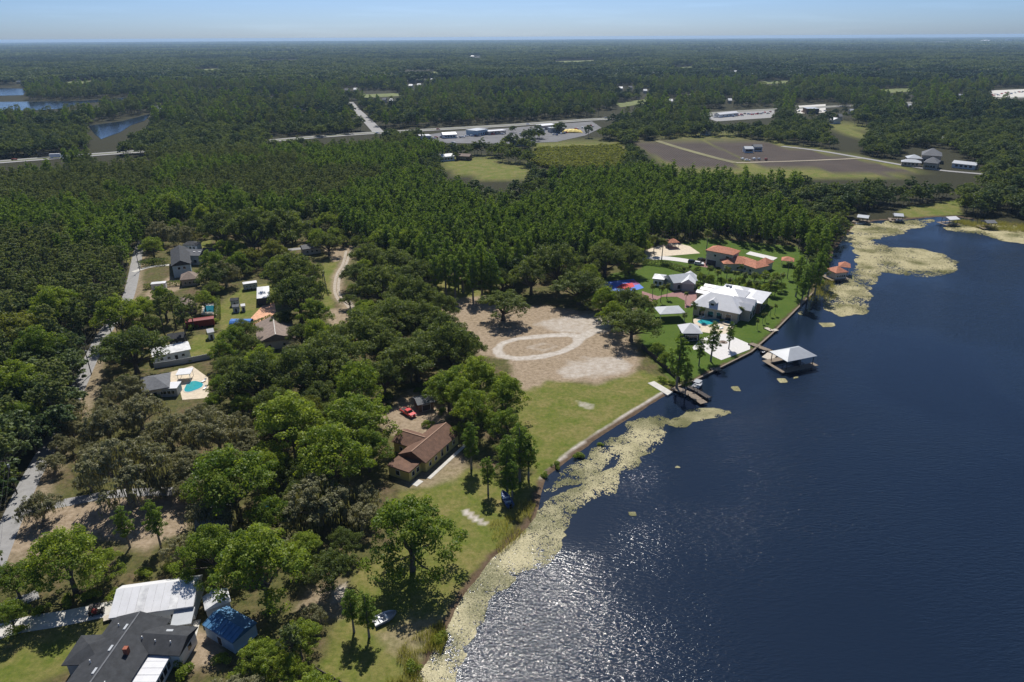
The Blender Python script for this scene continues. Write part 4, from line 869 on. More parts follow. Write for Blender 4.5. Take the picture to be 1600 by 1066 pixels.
B.opening('f', -4, .0, 3, 2.4, kind='door', pane='grey_wall'); B.opening('f', 1, 1, 1.2, 1); B.opening('f', 3.4, 0, 1.0, 2.1, kind='door', pane='dark_wall')
L1 = Blk(r, None, 3.6, 2.3, over=.1, world=(B.c + B.u * 5.6 - B.v * 5.6, B.u, B.v, 3.6)); L1.roof('shed', .45, 'roof_metal', name='lean_to_roof')
for a in (-1.6, 1.6): MB().tube([L1.p(a, -1.6, -.1), L1.p(a, -1.6, 2.3)], [.07, .07], 6).build('post', 'wood', r)
structure('concrete_slab', sheet([L1.p(-8, -2.2, 0)[:2], L1.p(2.4, -2.6, 0)[:2], L1.p(2.4, 1.4, 0)[:2], L1.p(-8, 1.4, 0)[:2]], .04), 'concrete')
simple('shed', [(336, 927), (341, 948)], 4.6, 2.6, 'gable', .9, 'grey_wall', 'roof_white_worn', 'small grey metal shed between the white barn and blue-roofed shed', 'shed', over=.2, door=[('f', 0, 0, 1, 2)])
r, B, o = simple('shed', [(336, 962), (383, 990)], 5.4, 2.7, 'gable', .8, 'blue_wall', 'roof_blue', 'shed with blue metal roof right of the white barn', 'shed', over=.2, door=[('f', 0, 0, 1.2, 2)])
for i in range(8):
    t0 = -B.L / 2 + i * B.L / 8; sub(MB().add([B.p(t0, -2.72, 2.9), B.p(t0 + .09, -2.72, 2.9), B.p(t0 + .09, 0, 3.72), B.p(t0, 0, 3.72), B.p(t0, -2.72, 2.96), B.p(t0 + .09, -2.72, 2.96), B.p(t0 + .09, 0, 3.78), B.p(t0, 0, 3.78)], [(4, 5, 6, 7), (0, 1, 5, 4), (1, 2, 6, 5), (3, 0, 4, 7)]), 'roof_rib', 'roof_blue', o)
# --- yellow house
r = root('house', -22.5, 149, 'yellow house with brown hipped and gabled roof in the middle of the trees', 'house')
u_ = np.array([.473, .881]); v_ = np.array([-.881, .473]); c_ = np.array([-22.1, 151.2])
B = Blk(r, None, 8.6, 3.0, over=.45, world=(c_ + u_ * 1.0, u_, v_, 16.0)); B.wall('yellow_wall'); o = B.roof('gable', 2.1, 'roof_brown'); B.ridge('ridge_tan', 2.1, o)
for t_ in (-5.6, -3.0, -.2, 2.4, 5.4): B.opening('f', t_, .5 if t_ in (-.2, 2.4) else .9, 1.1, 2.0 if t_ in (-.2, 2.4) else 1.3, kind='door' if t_ in (-.2, 2.4) else 'window', pane='glass')
B.opening('l', 0, .9, 1.2, 1.2)
B2 = Blk(r, None, 7.0, 3.0, over=.4, world=(c_ + u_ * .6 + v_ * 5.2, v_, -u_, 8.5)); B2.wall('yellow_wall'); o2 = B2.roof('gable', 1.75, 'roof_brown', th=.17); B2.ridge('ridge_tan', 1.75, o2)
B2.row('b', 2, .9, 1.1, 1.2)
B3 = Blk(r, None, 6.8, 2.7, over=.25, world=(c_ - u_ * 9.2 + v_ * .6, u_, v_, 5.6)); B3.wall('yellow_wall'); B3.roof('shed', .0, 'roof_brown', name='porch_roof', th=.3)
B3.opening('l', .3, .8, 1.3, 1.5); B3.opening('f', -.9, .8, 1.2, 1.4); B3.opening('f', 1.0, .8, 1.2, 1.4)
b, _ = ribbon([c_ - u_ * 8.5 - v_ * 6.0, c_ + u_ * 9 - v_ * 6.0], 1.0, .06); structure('footpath', b, 'concrete')
b, _ = ribbon([c_ - u_ * 12.5 - v_ * 4.4, c_ - u_ * 10 - v_ * 4.6], 1.8, .06); structure('footpath', b, 'concrete')
simple('garage', [(648, 628), (676, 622)], 5.5, 2.4, 'gable', .9, 'brown_wall', 'roof_grey', 'low dark garage behind the red pickup truck', 'garage', door=[('f', 0, 0, 2.6, 2)])
# --- pool house group
simple('house', [(218, 602), (266, 594)], 11, 3.0, 'hip', 2.0, 'cream_wall', 'roof_grey', 'grey hip-roofed house left of the turquoise kidney pool', win=[('f', 3, .9, 1.2, 1.2)], door=[('f', 5.2, 0, 1, 2.1)])
simple('porch', [(246, 604), (280, 602)], 4.6, 2.7, 'flat', 0, 'grey_wall', 'roof_white', 'white flat porch roof in front of the turquoise pool', 'porch', over=.2, win=[('f', 4, .9, 1.1, 1.2)])
def canopy(name, axis, width, eave, m, label, kind='flat', rise=0, cat='canopy', pm='trim_white'):
    r = bldg(name, axis, label, cat, None, eave); B = Blk(r, axis, width, eave); B.roof(kind, rise, m)
    for a in (-1, 1):
        for b_ in (-1, 1): MB().tube([B.p(a * (B.L / 2 - .4), b_ * (width / 2 - .4), -.1), B.p(a * (B.L / 2 - .4), b_ * (width / 2 - .4), eave)], [.09, .09], 6).build('post', pm, r)
    return r, B
canopy('patio_cover', [(277, 582), (300, 580)], 4.6, 2.6, 'roof_white', 'bright white patio cover behind the turquoise pool')
def oval_pool(name, px, py, a, b_, ang, label, m='pool_water'):
    c = G(px, py); r = root(name, c[0], c[1], label, 'swimming pool'); pts = []; out = []
    for i in range(28):
        t = 2 * math.pi * i / 28; k = 1 + .10 * math.cos(3 * t); x = a * k * math.cos(t); y = b_ * k * math.sin(t); ca, sa = math.cos(ang), math.sin(ang)
        pts.append((c[0] + x * ca - y * sa, c[1] + x * sa + y * ca)); out.append((c[0] + (x * ca - y * sa) * (1 + .35 / a), c[1] + (x * sa + y * ca) * (1 + .35 / b_)))
    MB().prism(out, -.2, .11).build('coping', 'concrete', r); MB().prism(pts, -.1, .135).build('water', m, r); return r
for i, (px, py, a_) in enumerate(((281, 596, .3), (318, 597, 1.2), (320, 608, 1.5), (1120, 512, .4), (1126, 514, .4), (1096, 497, .2))):
    c = G(px, py); r = root('lounge_chair', c[0], c[1], 'white lounge chair ' + ['left of the turquoise pool', 'at the upper right of the turquoise pool', 'at the lower right of the turquoise pool', 'left of a pair in front of the teal mansion pool', 'right of a pair in front of the teal mansion pool', 'behind the teal mansion pool'][i], 'chair', 'poolside lounge chairs')
    MB().box((c[0], c[1], .3), 1.4, .7, .1, a_).build('seat', 'trim_white', r); MB().add([(c[0] + x * math.cos(a_) - y * math.sin(a_), c[1] + x * math.sin(a_) + y * math.cos(a_), z) for x, y, z in ((.7, -.35, .35), (.7, .35, .35), (1.15, .35, .85), (1.15, -.35, .85), (.76, -.35, .30), (.76, .35, .30), (1.21, .35, .80), (1.21, -.35, .80))], [(0, 1, 2, 3), (7, 6, 5, 4), (0, 3, 7, 4), (1, 5, 6, 2), (3, 2, 6, 7), (0, 4, 5, 1)]).build('backrest', 'trim_white', r)
    for x, y in ((-.6, -.3), (-.6, .3), (.6, -.3), (.6, .3)): MB().box((c[0] + x * math.cos(a_) - y * math.sin(a_), c[1] + x * math.sin(a_) + y * math.cos(a_), .05), .06, .06, .25, a_).build('leg', 'trim_white', r)
oval_pool('swimming_pool', 302, 604, 2.6, 3.6, .2, 'turquoise rounded pool on a pale deck left of centre')
oval_pool('swimming_pool', 424, 796, 2.4, 1.5, .1, 'small teal pool on a pale deck left of the grey mossy oak')
simple('house', [(305, 815), (362, 802)], 8, 3.2, 'gable', 1.6, 'cream_wall', 'roof_metal', 'pale grey-blue roofed house half hidden under the trees above the white barn', win=[('f', 3, .9, 1.1, 1.2)])
r, B, o = simple('house', [(236, 552), (296, 540)], 8.0, 3.0, 'gable', .9, 'white_wall', 'roof_white_worn', 'white house with speckled grey metal roof above the turquoise pool', win=[('f', 4, 1, 1.1, 1)], door=[('f', 1.2, 0, 1, 2)])
simple('house', [(262, 528), (290, 524)], 5, 3.2, 'gable', 1.3, 'dark_wall', 'roof_dark', 'dark-roofed outbuilding behind the speckled grey metal roof', win=[('f', 2, 1, 1, 1)])
def fence(pxs, h_, m, label, th=.12, step=2.4, name='fence', cat='fence'):
    P_ = GP(pxs); r = root(name, P_[0][0], P_[0][1], label, cat)
    for i in range(len(P_) - 1):
        d = P_[i + 1] - P_[i]; L_ = np.linalg.norm(d); n = max(1, int(L_ / step)); a = math.atan2(d[1], d[0])
        for k in range(n):
            c = P_[i] + d * (k + .5) / n; MB().box((c[0], c[1], 0), L_ / n - .06, th, h_ + rnd.uniform(-.03, .03), a).build('panel', m, r); q = P_[i] + d * k / n; MB().box((q[0], q[1], -.1), th * 1.6, th * 1.6, h_ + .25, a).build('post', m, r)
    return r
fence([(242, 576), (290, 568), (332, 560)], 1.9, 'grey_wall', 'grey panel fence behind the turquoise pool')
fence([(1003, 545), (1022, 562), (1045, 583), (1062, 598)], 1.8, 'wood_dark', 'dark fence between the sandy lot and the estate lawn')
fence([(428, 430), (437, 440), (440, 480)], 1.6, 'wood', 'wooden fence beside the white storage boxes')
fence([(505, 425), (510, 450), (513, 462)], 1.2, 'wood_dark', 'thin dark fence left of the two-rut dirt track')
fence([(495, 1052), (520, 1066), (560, 1088)], 1.4, 'wood_dark', 'dark fence at the bottom edge near the shore')
# --- upper-left neighbourhood
r = bldg('house', [(268, 402), (300, 398)], 'pale blue two-storey house with dark roofs near the top of the road', z=5.5)
B = Blk(r, [(281, 390), (283, 415)], 8.5, 5.6); B.wall('blue_wall'); o = B.roof('gable', 2.2, 'roof_dark'); B.row('l', 2, 3.6, 1.3, 1.3, .6); B.row('r', 2, 3.6, 1.3, 1.3, .6)
B = Blk(r, [(283, 396), (318, 396)], 9, 4.6); B.wall('grey_wall'); o = B.roof('gable', 1.8, 'roof_grey'); B.row('f', 3, 1.0, 1.6, 1.6); sub(MB().box((*B.p(2, -1.5, 0)[:2], 5.5), 1, 1, .5), 'skylight', 'trim_white', o); sub(MB().box((*B.p(4.5, -1.5, 0)[:2], 5.5), 1, 1, .5), 'skylight', 'trim_white', o)
B = Blk(r, [(270, 414), (297, 413)], 6, 2.8); B.wall('blue_wall'); B.roof('shed', .6, 'roof_grey'); B.row('f', 2, .9, 1.2, 1.2)
B = Blk(r, [(288, 381), (312, 381)], 6, 5.8); B.wall('white_wall'); B.roof('hip', 1.2, 'roof_dark'); B.row('f', 3, 3.8, 1.2, 1.3)
simple('house', [(318, 392), (350, 392)], 7, 3.2, 'gable', 1.4, 'grey_wall', 'roof_dark', 'dark-roofed wing right of the pale two-storey house', win=[('f', 4, .9, 1.1, 1.2)])
simple('house', [(282, 434), (310, 431)], 9, 3.0, 'hip', 2.4, 'tan_wall', 'roof_tan', 'brown hip-roofed house below the pale two-storey house', win=[('f', 3, .9, 1.1, 1.2)], door=[('f', 3.6, 0, 1, 2.1)])
simple('house', [(276, 476), (300, 470)], 12, 3.2, 'hip', 2.4, 'tan_wall', 'roof_tan', 'pinkish brown roof half hidden behind thin pines', win=[('f', 3, .9, 1.1, 1.2)])
def trailer(axis, width, h_, m, label, rm_='roof_white', name='trailer', cat='trailer', win=3):
    r = bldg(name, axis, label, cat, None, h_); B = Blk(r, axis, width, h_, over=.08); B.wall(m, .45); B.roof('hip', .25, rm_, th=.08)
    if win: B.row('f', win, 1.4, .9, .7)
    for a in (-.25, .05):
        for sd_ in (-1, 1): q = B.p(B.L * a, sd_ * (width / 2 - .25), 0); t = B.p(B.L * a, sd_ * (width / 2 - .05), 0); MB().tube([(*q[:2], .38), (*t[:2], .38)], [.38, .38], 10).build('wheel', 'rubber', r)
    return r
trailer([(236, 443), (259, 441)], 3.0, 3.0, 'white_wall', 'white camper trailer on the dry grass left of the brown house')
trailer([(379, 443), (401, 440)], 3.2, 3.0, 'grey_wall', 'long white-topped storage trailer beside the dark oaks')
trailer([(411, 448), (411, 466)], 5.0, 3.2, 'dark_wall', 'tall white-roofed storage box right of the lawn', win=0)
trailer([(289, 502), (334, 496)], 3.2, 2.9, 'paint_maroon', 'long dark red container below the small blue pool', 'paint_maroon', 'container', 'container', 0)
c = G(327, 483); r = root('swimming_pool', c[0], c[1], 'small dark blue rectangular pool above the red container', 'swimming pool')
MB().prism(GP([(316, 489), (319, 477), (338, 476), (336, 489)]), -.2, .12).build('coping', 'concrete', r); MB().prism(GP([(318, 488), (320.5, 478.5), (336.5, 477.5), (335, 488)]), -.1, .145).build('water', 'pool_water_deep', r)
simple('shed', [(360, 469), (373, 468)], 3.4, 2.4, 'gable', .7, 'grey_wall', 'roof_dark', 'small dark-roofed garden shed on the lawn', 'shed', over=.2, door=[('f', 0, 0, 1, 1.9)])
simple('shed', [(363, 479), (374, 478)], 3, 2.3, 'gable', .6, 'grey_wall', 'roof_grey', 'small grey shed just below the dark-roofed one', 'shed', over=.2, door=[('f', 0, 0, 1, 1.9)])
simple('shed', [(376, 478), (383, 477)], 2.6, 2.3, 'gable', .6, 'cream_wall', 'roof_white', 'tiny cream shed right of the small grey shed', 'shed', over=.2, door=[('f', 0, 0, .9, 1.9)])
simple('shed', [(323, 519), (334, 517)], 3.2, 2.6, 'gable', 1, 'white_wall', 'roof_white', 'small white shed below the red container', 'shed', over=.2, door=[('f', 0, 0, 1, 1.9)])
def tarp(px, py, w_, d_, h_, m, label, name='tarp_shelter'):
    c = G(px, py); r = root(name, c[0], c[1], label, 'shelter'); n = 10; V = []; 
    for i in range(n + 1):
        for j in range(7):
            x = (i / n - .5) * w_; t = math.pi * j / 6; V.append((c[0] + x, c[1] - math.cos(t) * d_ / 2, .05 + h_ * math.sin(t) ** .7 + rnd.uniform(-.1, .1)))
    MB().add(V, [(i * 7 + j, (i + 1) * 7 + j, (i + 1) * 7 + j + 1, i * 7 + j + 1) for i in range(n) for j in range(6)]).build('cover', m, r)
    for i in (0, 5, 10): MB().tube([(c[0] + (i / n - .5) * w_ * .98, c[1] - math.cos(math.pi * j / 6) * d_ / 2 * .96, .02 + h_ * .94 * math.sin(math.pi * j / 6) ** .7) for j in range(7)], [.05] * 7, 5).build('hoop', 'trim_white', r)
tarp(378, 508, 8, 4.5, 2.3, 'tarp_blue', 'blue and white covered shelter at the end of the lawn'); tarp(373, 528, 4.5, 3, 2, 'tarp_teal', 'small light blue cover under the oak')
r, B, o = simple('house', [(428, 503), (432, 533)], 13, 3.2, 'gable', 2.4, 'cream_wall', 'roof_tan', 'house with large grey-brown gabled roof beside the terracotta terrace', win=[('f', 3, .9, 1.1, 1.2), ('r', 2, .9, 1.1, 1.2)]); B.ridge('concrete', 2.4, o)
simple('house', [(470, 388), (500, 384)], 7, 3, 'gable', 1.4, 'cream_wall', 'roof_grey', 'grey-roofed cottage behind the oaks at the end of the drive', win=[('f', 3, .9, 1.1, 1.2)])
# --- lakeside estate
r = bldg('mansion', [(1120, 480), (1160, 455)], 'large mansion with white metal hip roofs beside the lake', 'house', z=5)
u_ = np.array([.842, -.540]); v_ = np.array([.540, .842]); c0 = np.array([86.0, 255.5])
r.location = (*c0, 0)
Q = lambda a, b_: c0 + u_ * a + v_ * b_
B = Blk(r, None, 12.5, 4.2, over=.9, world=(Q(-.5, -8.2), u_, v_, 19)); B.wall('tan_wall'); o = B.roof('hip', 4.3, 'roof_white', hip=5.5); B.row('f', 4, .4, 2.3, 2.6); B.row('l', 2, .8, 1.6, 1.8); B.row('r', 2, .5, 1.8, 2.4)
D = Blk(r, None, 3.4, 6.3, over=.3, world=(Q(-2.0, -11.3), v_, -u_, 4.4)); D.wall('grey_wall', 4.5); D.roof('gable', 1.3, 'roof_white', th=.12, name='dormer_roof'); D.opening('l', 0, 4.9, 1.5, 1.2)
B2 = Blk(r, None, 13, 5.4, over=.8, world=(Q(-.5, 2.5), u_, v_, 14)); B2.wall('tan_wall'); o2 = B2.roof('hip', 2.6, 'roof_white', hip=5); B2.row('b', 4, 1, 1.6, 1.8)
for q in ((-1.0, .8), (.4, .6)): sub(MB().box((*B2.p(q[0], q[1], 0)[:2], 7.0), 1, .9, 1.9), 'chimney', 'grey_wall', o2)
B3 = Blk(r, None, 10, 4.6, over=.8, world=(Q(8.5, 7.5), v_, -u_, 15)); B3.wall('brown_wall'); B3.roof('hip', .9, 'roof_white', hip=3); B3.row('f', 4, .4, 2.3, 2.8); B3.row('l', 2, .4, 2.3, 2.8)
B4 = Blk(r, None, 5.0, 4.6, over=.4, world=(Q(7.6, -3.4), u_, v_, 8.5)); B4.wall('tan_wall'); B4.roof('gable', 2.4, 'roof_white', th=.15, name='bay_roof'); B4.opening('r', 0, .4, 2.4, 2.6)
B5 = Blk(r, None, 4.4, 4.4, over=.4, world=(Q(8.4, -7.6), u_, v_, 7.0)); B5.wall('tan_wall'); B5.roof('gable', 2.0, 'roof_white', th=.15, name='bay_roof'); B5.opening('r', 0, .4, 2.2, 2.6)
for k in (0, 1, 2):
    Bk = Blk(r, None, 3.6, 4.9 - .2 * k, over=.5, world=(Q(-8.0, .2 + 5.0 * k), u_, v_, 9)); Bk.wall('tan_wall'); Bk.roof('gable', .7, 'roof_white', th=.14, name='wing_roof')
B6 = Blk(r, None, 10, 4.4, over=.6, world=(Q(.5, 11.5), u_, v_, 12)); B6.wall('tan_wall'); B6.roof('hip', 1.8, 'roof_white', th=.16); B6.row('b', 3, 1, 1.6, 1.6)
r = bldg('guest_house', [(1020, 436), (1080, 438)], 'grey metal gabled guest house behind the mansion beside the blue court', 'house', z=3.4)
B = Blk(r, [(1044, 438), (1082, 434)], 9.5, 3.4); B.wall('grey_wall'); o = B.roof('gable', 2.2, 'roof_metal'); B.row('f', 3, .5, 1.6, 2.0)
B = Blk(r, [(1021, 432), (1040, 434)], 7, 3.2); B.wall('white_wall'); B.roof('hip', 1.2, 'roof_white'); B.row('f', 2, .6, 1.4, 1.6)
B = Blk(r, [(1075, 444), (1078, 430)], 6, 3.4); B.wall('grey_wall'); B.roof('gable', 1.9, 'roof_white', th=.16)
canopy('carport', [(1026, 486), (1066, 484)], 8, 3.2, 'roof_metal', 'long grey hip-roofed carport left of the mansion pool', 'hip', 1.4, 'carport')
simple('pool_pavilion', [(1062, 515), (1094, 515)], 8, 3.3, 'hip', 2.4, 'dark_wall', 'roof_white', 'bright white hip-roofed pool pavilion left of the mansion pool', 'pavilion', win=[('f', 3, .4, 1.6, 2)], over=.9)
oval_pool('swimming_pool', 1107, 503, 4.6, 2.6, .35, 'teal pool between the mansion and white pavilion')
c = G(1138, 506); r = root('hot_tub', c[0], c[1], 'round pale hot tub right of the mansion pool', 'hot tub'); MB().tube([(*c, -.1), (*c, .55)], [2.4, 2.3], 20).build('rim', 'sandstone', r); MB().tube([(*c, .3), (*c, .6)], [1.5, 1.5], 20).build('water', 'pool_water_deep', r)
c = G(1130, 535); r = root('fire_pit', c[0], c[1], 'round brown fire pit on the white lakeside patio', 'fire pit'); MB().tube([(*c, 0), (*c, .12)], [1.5, 1.5], 16).build('ring', 'wood', r); MB().tube([(*c, .05), (*c, .4)], [.7, .6], 12).build('bowl', 'brown_wall', r)
r = bldg('house', [(1108, 378), (1150, 384)], 'red-tiled house with two-storey garage block behind the mansion', z=7.5)
B = Blk(r, [(1108, 388), (1152, 396)], 9, 7.0, over=.6, za=7.0); B.wall('cream_wall'); B.roof('hip', 2.0, 'roof_tile'); B.opening('f', 4, 4.4, 1.7, 1.6); B.opening('f', -3.5, 0, 4.8, 2.8, kind='door', pane='dark_wall'); B.opening('f', -2, 4.6, 1.2, 1.2)
B = Blk(r, [(1126, 408), (1172, 408)], 10, 3.6); B.wall('cream_wall'); B.roof('hip', 2.2, 'roof_tile'); B.row('f', 3, .9, 1.2, 1.4)
B = Blk(r, [(1150, 404), (1192, 418)], 9, 3.4); B.wall('cream_wall'); B.roof('hip', 2.0, 'roof_tile', th=.17); B.row('f', 4, .9, 1.2, 1.4)
B = Blk(r, [(1186, 408), (1204, 412)], 8, 3.4); B.wall('cream_wall'); B.roof('hip', 2.2, 'roof_tile', th=.16); B.row('f', 2, .9, 1.2, 1.4)
canopy('gazebo', [(1221, 405), (1241, 407)], 6, 2.8, 'roof_tile', 'red-tiled gazebo on the lawn right of the red-tiled house', 'hip', 1.5, 'gazebo', 'cream_wall')
canopy('pavilion', [(1041, 378), (1059, 377)], 6, 3, 'roof_tile', 'red-tiled pavilion at the back of the sand court', 'hip', 1.6, 'pavilion', 'wood_dark')
# sports court
r = root('sports_court', *G(972, 448), 'blue and red sports court left of the guest house', 'sports court')
MB().prism(GP([(938, 452), (944, 441), (990, 436), (1006, 450), (990, 455), (945, 457)]), -.05, .07).build('court_surface', 'court_blue', r); MB().prism(GP([(962, 450), (972, 444), (988, 442), (992, 448), (978, 453)]), 0, .085).build('key_area', 'court_red', r); MB().prism(GP([(983, 439), (992, 438), (1000, 444), (992, 446)]), 0, .095).build('corner_area', 'court_purple', r)
# hedges (clipped, leafy)
def hedge(pxs, wd, h_, label):
    P_ = GP(pxs); rg = np.random.default_rng(int(P_[0][0] * 7) & 0xffff); C = []; Nn = []
    for i in range(len(P_) - 1):
        d = P_[i + 1] - P_[i]; L_ = np.linalg.norm(d); u = d / L_; v = np.array([-u[1], u[0]]); n = int(L_ * (wd + 2 * h_) * 14); t = rg.random(n) * L_; f = rg.integers(0, 4, n)
        a = np.where(f < 2, rg.uniform(-.5, .5, n), np.where(f == 2, -.5, .5)) * wd; z = np.where(f < 2, h_, rg.random(n) * h_) + rg.normal(0, .1, n)
        q = P_[i] + t[:, None] * u + a[:, None] * v; C.append(np.column_stack([q, z])); Nn.append(np.column_stack([np.where(f < 2, 0, np.sign(a))[:, None] * v, (f < 2) * 1.0]))
    C = np.vstack(C); Nn = np.vstack(Nn); V, Fc = cards(rg, C - np.array([*P_[0], 0]), Nn, rg.uniform(.25, .5, len(C)))
    o = bpy.data.objects.new('hedge', np_mesh('hedge', V, Fc, ['leaf_oak'], None, rg.random(len(C)))); COL.objects.link(o); o.location = (*P_[0], 0); return tag(o, label, 'hedge')
hedge([(1006, 412), (1040, 416), (1070, 425), (1100, 438), (1112, 446)], 2.2, 2.2, 'long clipped dark hedge between the guest house and the red-tiled house drive')
hedge([(220, 418), (240, 413), (262, 413)], 4, 2.6, 'thick rounded hedge beside the road near the pale two-storey house')
hedge([(225, 452), (262, 447), (310, 444)], 1.8, 2.0, 'low hedge below the white camper trailer'); hedge([(340, 470), (341, 500)], 2, 2.4, 'narrow hedge right of the small blue pool'); hedge([(395, 512), (425, 500)], 1.8, 2, 'low hedge below the terracotta terrace')
# --- seawall, docks, boathouses
SW = GP([(1056, 604), (1088, 592), (1124, 574), (1172, 550), (1204, 522), (1240, 486), (1270, 456)])
r = root('seawall', *SW[0], 'low dark seawall along the estate lawn', 'seawall')
for i in range(len(SW) - 1):
    d = SW[i + 1] - SW[i]; L_ = np.linalg.norm(d); n = max(1, int(L_ / 5)); a = math.atan2(d[1], d[0]); nv = np.array([d[1], -d[0]]) / L_
    for k in range(n):
        c = SW[i] + d * (k + .5) / n + nv * .4; pn = MB().box((c[0], c[1], -1.8), L_ / n - .02, .35, 1.95 + .02 * (k % 2), a).build('panel', 'seawall', r); sub(MB().box((c[0], c[1], .16), L_ / n - .02, .6, .12, a), 'cap', 'wood', pn)
def dock(pxs, wd, label, m='wood', z=.35, name='dock'):
    P_ = GP(pxs, 0); r = root(name, *P_[0], label, 'dock')
    for i in range(len(P_) - 1):
        d = P_[i + 1] - P_[i]; L_ = np.linalg.norm(d); a = math.atan2(d[1], d[0]); c = (P_[i] + P_[i + 1]) / 2; n = max(2, int(L_ / 1.2)); nv = np.array([-d[1], d[0]]) / L_
        for k in range(n):
            q = P_[i] + d * (k + .5) / n; MB().box((q[0], q[1], z), L_ / n - .05, wd, .10 + .01 * (k % 3), a).build('plank', m, r)
        for sg in (-1, 1):
            MB().box((c[0] + nv[0] * sg * wd * .42, c[1] + nv[1] * sg * wd * .42, z - .22), L_, .15, .2, a).build('beam', 'wood_dark', r)
            for k in range(0, n + 1, 3): q = P_[i] + d * k / n + nv * sg * wd * .45; MB().tube([(q[0], q[1], -2), (q[0], q[1], z + .5)], [.13, .12], 6).build('pile', 'wood_dark', r)
    return r
dock([(1172, 538), (1218, 556)], 2.2, 'wooden pier from the white patio to the hip-roofed boathouse')
def boathouse(axis, width, eave, rise, rm_, label, kind='hip', deck='wood', walls=None, group=None):
    r = bldg('boathouse', axis, label, 'boathouse', group, eave); B = Blk(r, axis, width, eave); B.roof(kind, rise, rm_)
    for t in (-1, 0, 1):
        for sg in (-1, 1): MB().tube([B.p(t * (B.L / 2 - .7), sg * (width / 2 - .7), -2), B.p(t * (B.L / 2 - .7), sg * (width / 2 - .7), eave)], [.15, .13], 6).build('post', 'wood_dark', r)
    for sg in (-1, 1): MB().prism([B.p(-B.L / 2 - .6, sg * width / 2 * 1.15, 0)[:2], B.p(B.L / 2 + .6, sg * width / 2 * 1.15, 0)[:2], B.p(B.L / 2 + .6, sg * width * .3, 0)[:2], B.p(-B.L / 2 - .6, sg * width * .3, 0)[:2]], .35, .52).build('deck', deck, r)
    MB().prism([B.p(-B.L / 2 - 2.0, -width * .56, 0)[:2], B.p(-B.L / 2 - .62, -width * .56, 0)[:2], B.p(-B.L / 2 - .62, width * .56, 0)[:2], B.p(-B.L / 2 - 2.0, width * .56, 0)[:2]], .33, .50).build('deck', deck, r)
    if walls: B.wall(walls, .5); B.row('f', 4, 1.2, 1.1, 1.1); B.row('r', 2, 1.2, 1.1, 1.1)
    return r, B
rb, BB = boathouse([(1216, 558), (1262, 549)], 8.6, 3.6, 2.2, 'roof_metal', 'boathouse with silver hip roof standing in the open lake')
sl = root('swim_platform', *G(1202, 560), 'pale floating swim platform left of the silver boathouse', 'platform'); MB().prism(GP([(1190, 559), (1200, 551), (1214, 556), (1206, 565)]), -.5, .25).build('deck', 'wood_pale', sl); MB().prism(GP([(1191, 559), (1200.5, 552), (1213, 556.3), (1205.5, 564)]), -.8, -.45).build('float', 'rubber', sl)
r, B = boathouse([(1298, 424), (1318, 422)], 7, 3.4, 2.0, 'roof_tile', 'boathouse with red tiled hip roof among the lily pads', walls='cream_wall')
B = Blk(r, [(1310, 414), (1329, 416)], 6.5, 3.6); B.roof('hip', 1.8, 'roof_tile', th=.15)
for a in (-1, 1):
    for b_ in (-1, 1): MB().tube([B.p(a * (B.L / 2 - .6), b_ * 2.6, -2), B.p(a * (B.L / 2 - .6), b_ * 2.6, 3.6)], [.15, .13], 6).build('post', 'trim_white', r)
for ax_, lb_, rm_ in (([(1340, 338), (1358, 340)], 'far boathouse with flat silver roof at the back of the cove, leftmost of four', 'roof_metal'), ([(1396, 336), (1411, 337)], 'far boathouse with pale gable roof, second of four along the cove', 'roof_metal'),
                      ([(1477, 342), (1493, 341)], 'far boathouse with white roof beside tall shore trees, third of four', 'roof_white'), ([(1537, 347), (1553, 347)], 'small far boathouse at the right, last of four along the cove', 'roof_grey')):
    boathouse(ax_, 7, 3.2, 1.0, rm_, lb_, 'gable', group='boathouses along the back of the cove')
r = dock([(1052, 607), (1080, 618), (1100, 632)], 2.6, 'weathered dark dock beside the concrete ramp', 'wood', .3); r2 = dock([(1072, 604), (1092, 614), (1108, 624)], 1.6, 'narrow dark boat slip pier right of the weathered dock', 'wood_dark', .4)
r = dock([(1196, 513), (1206, 518), (1214, 516)], 1.8, 'small pale landing at the estate lawn edge', 'wood_pale', .2); r = dock([(1112, 576), (1118, 580), (1124, 577)], 2, 'short landing at the corner of the estate seawall', 'wood', .2)
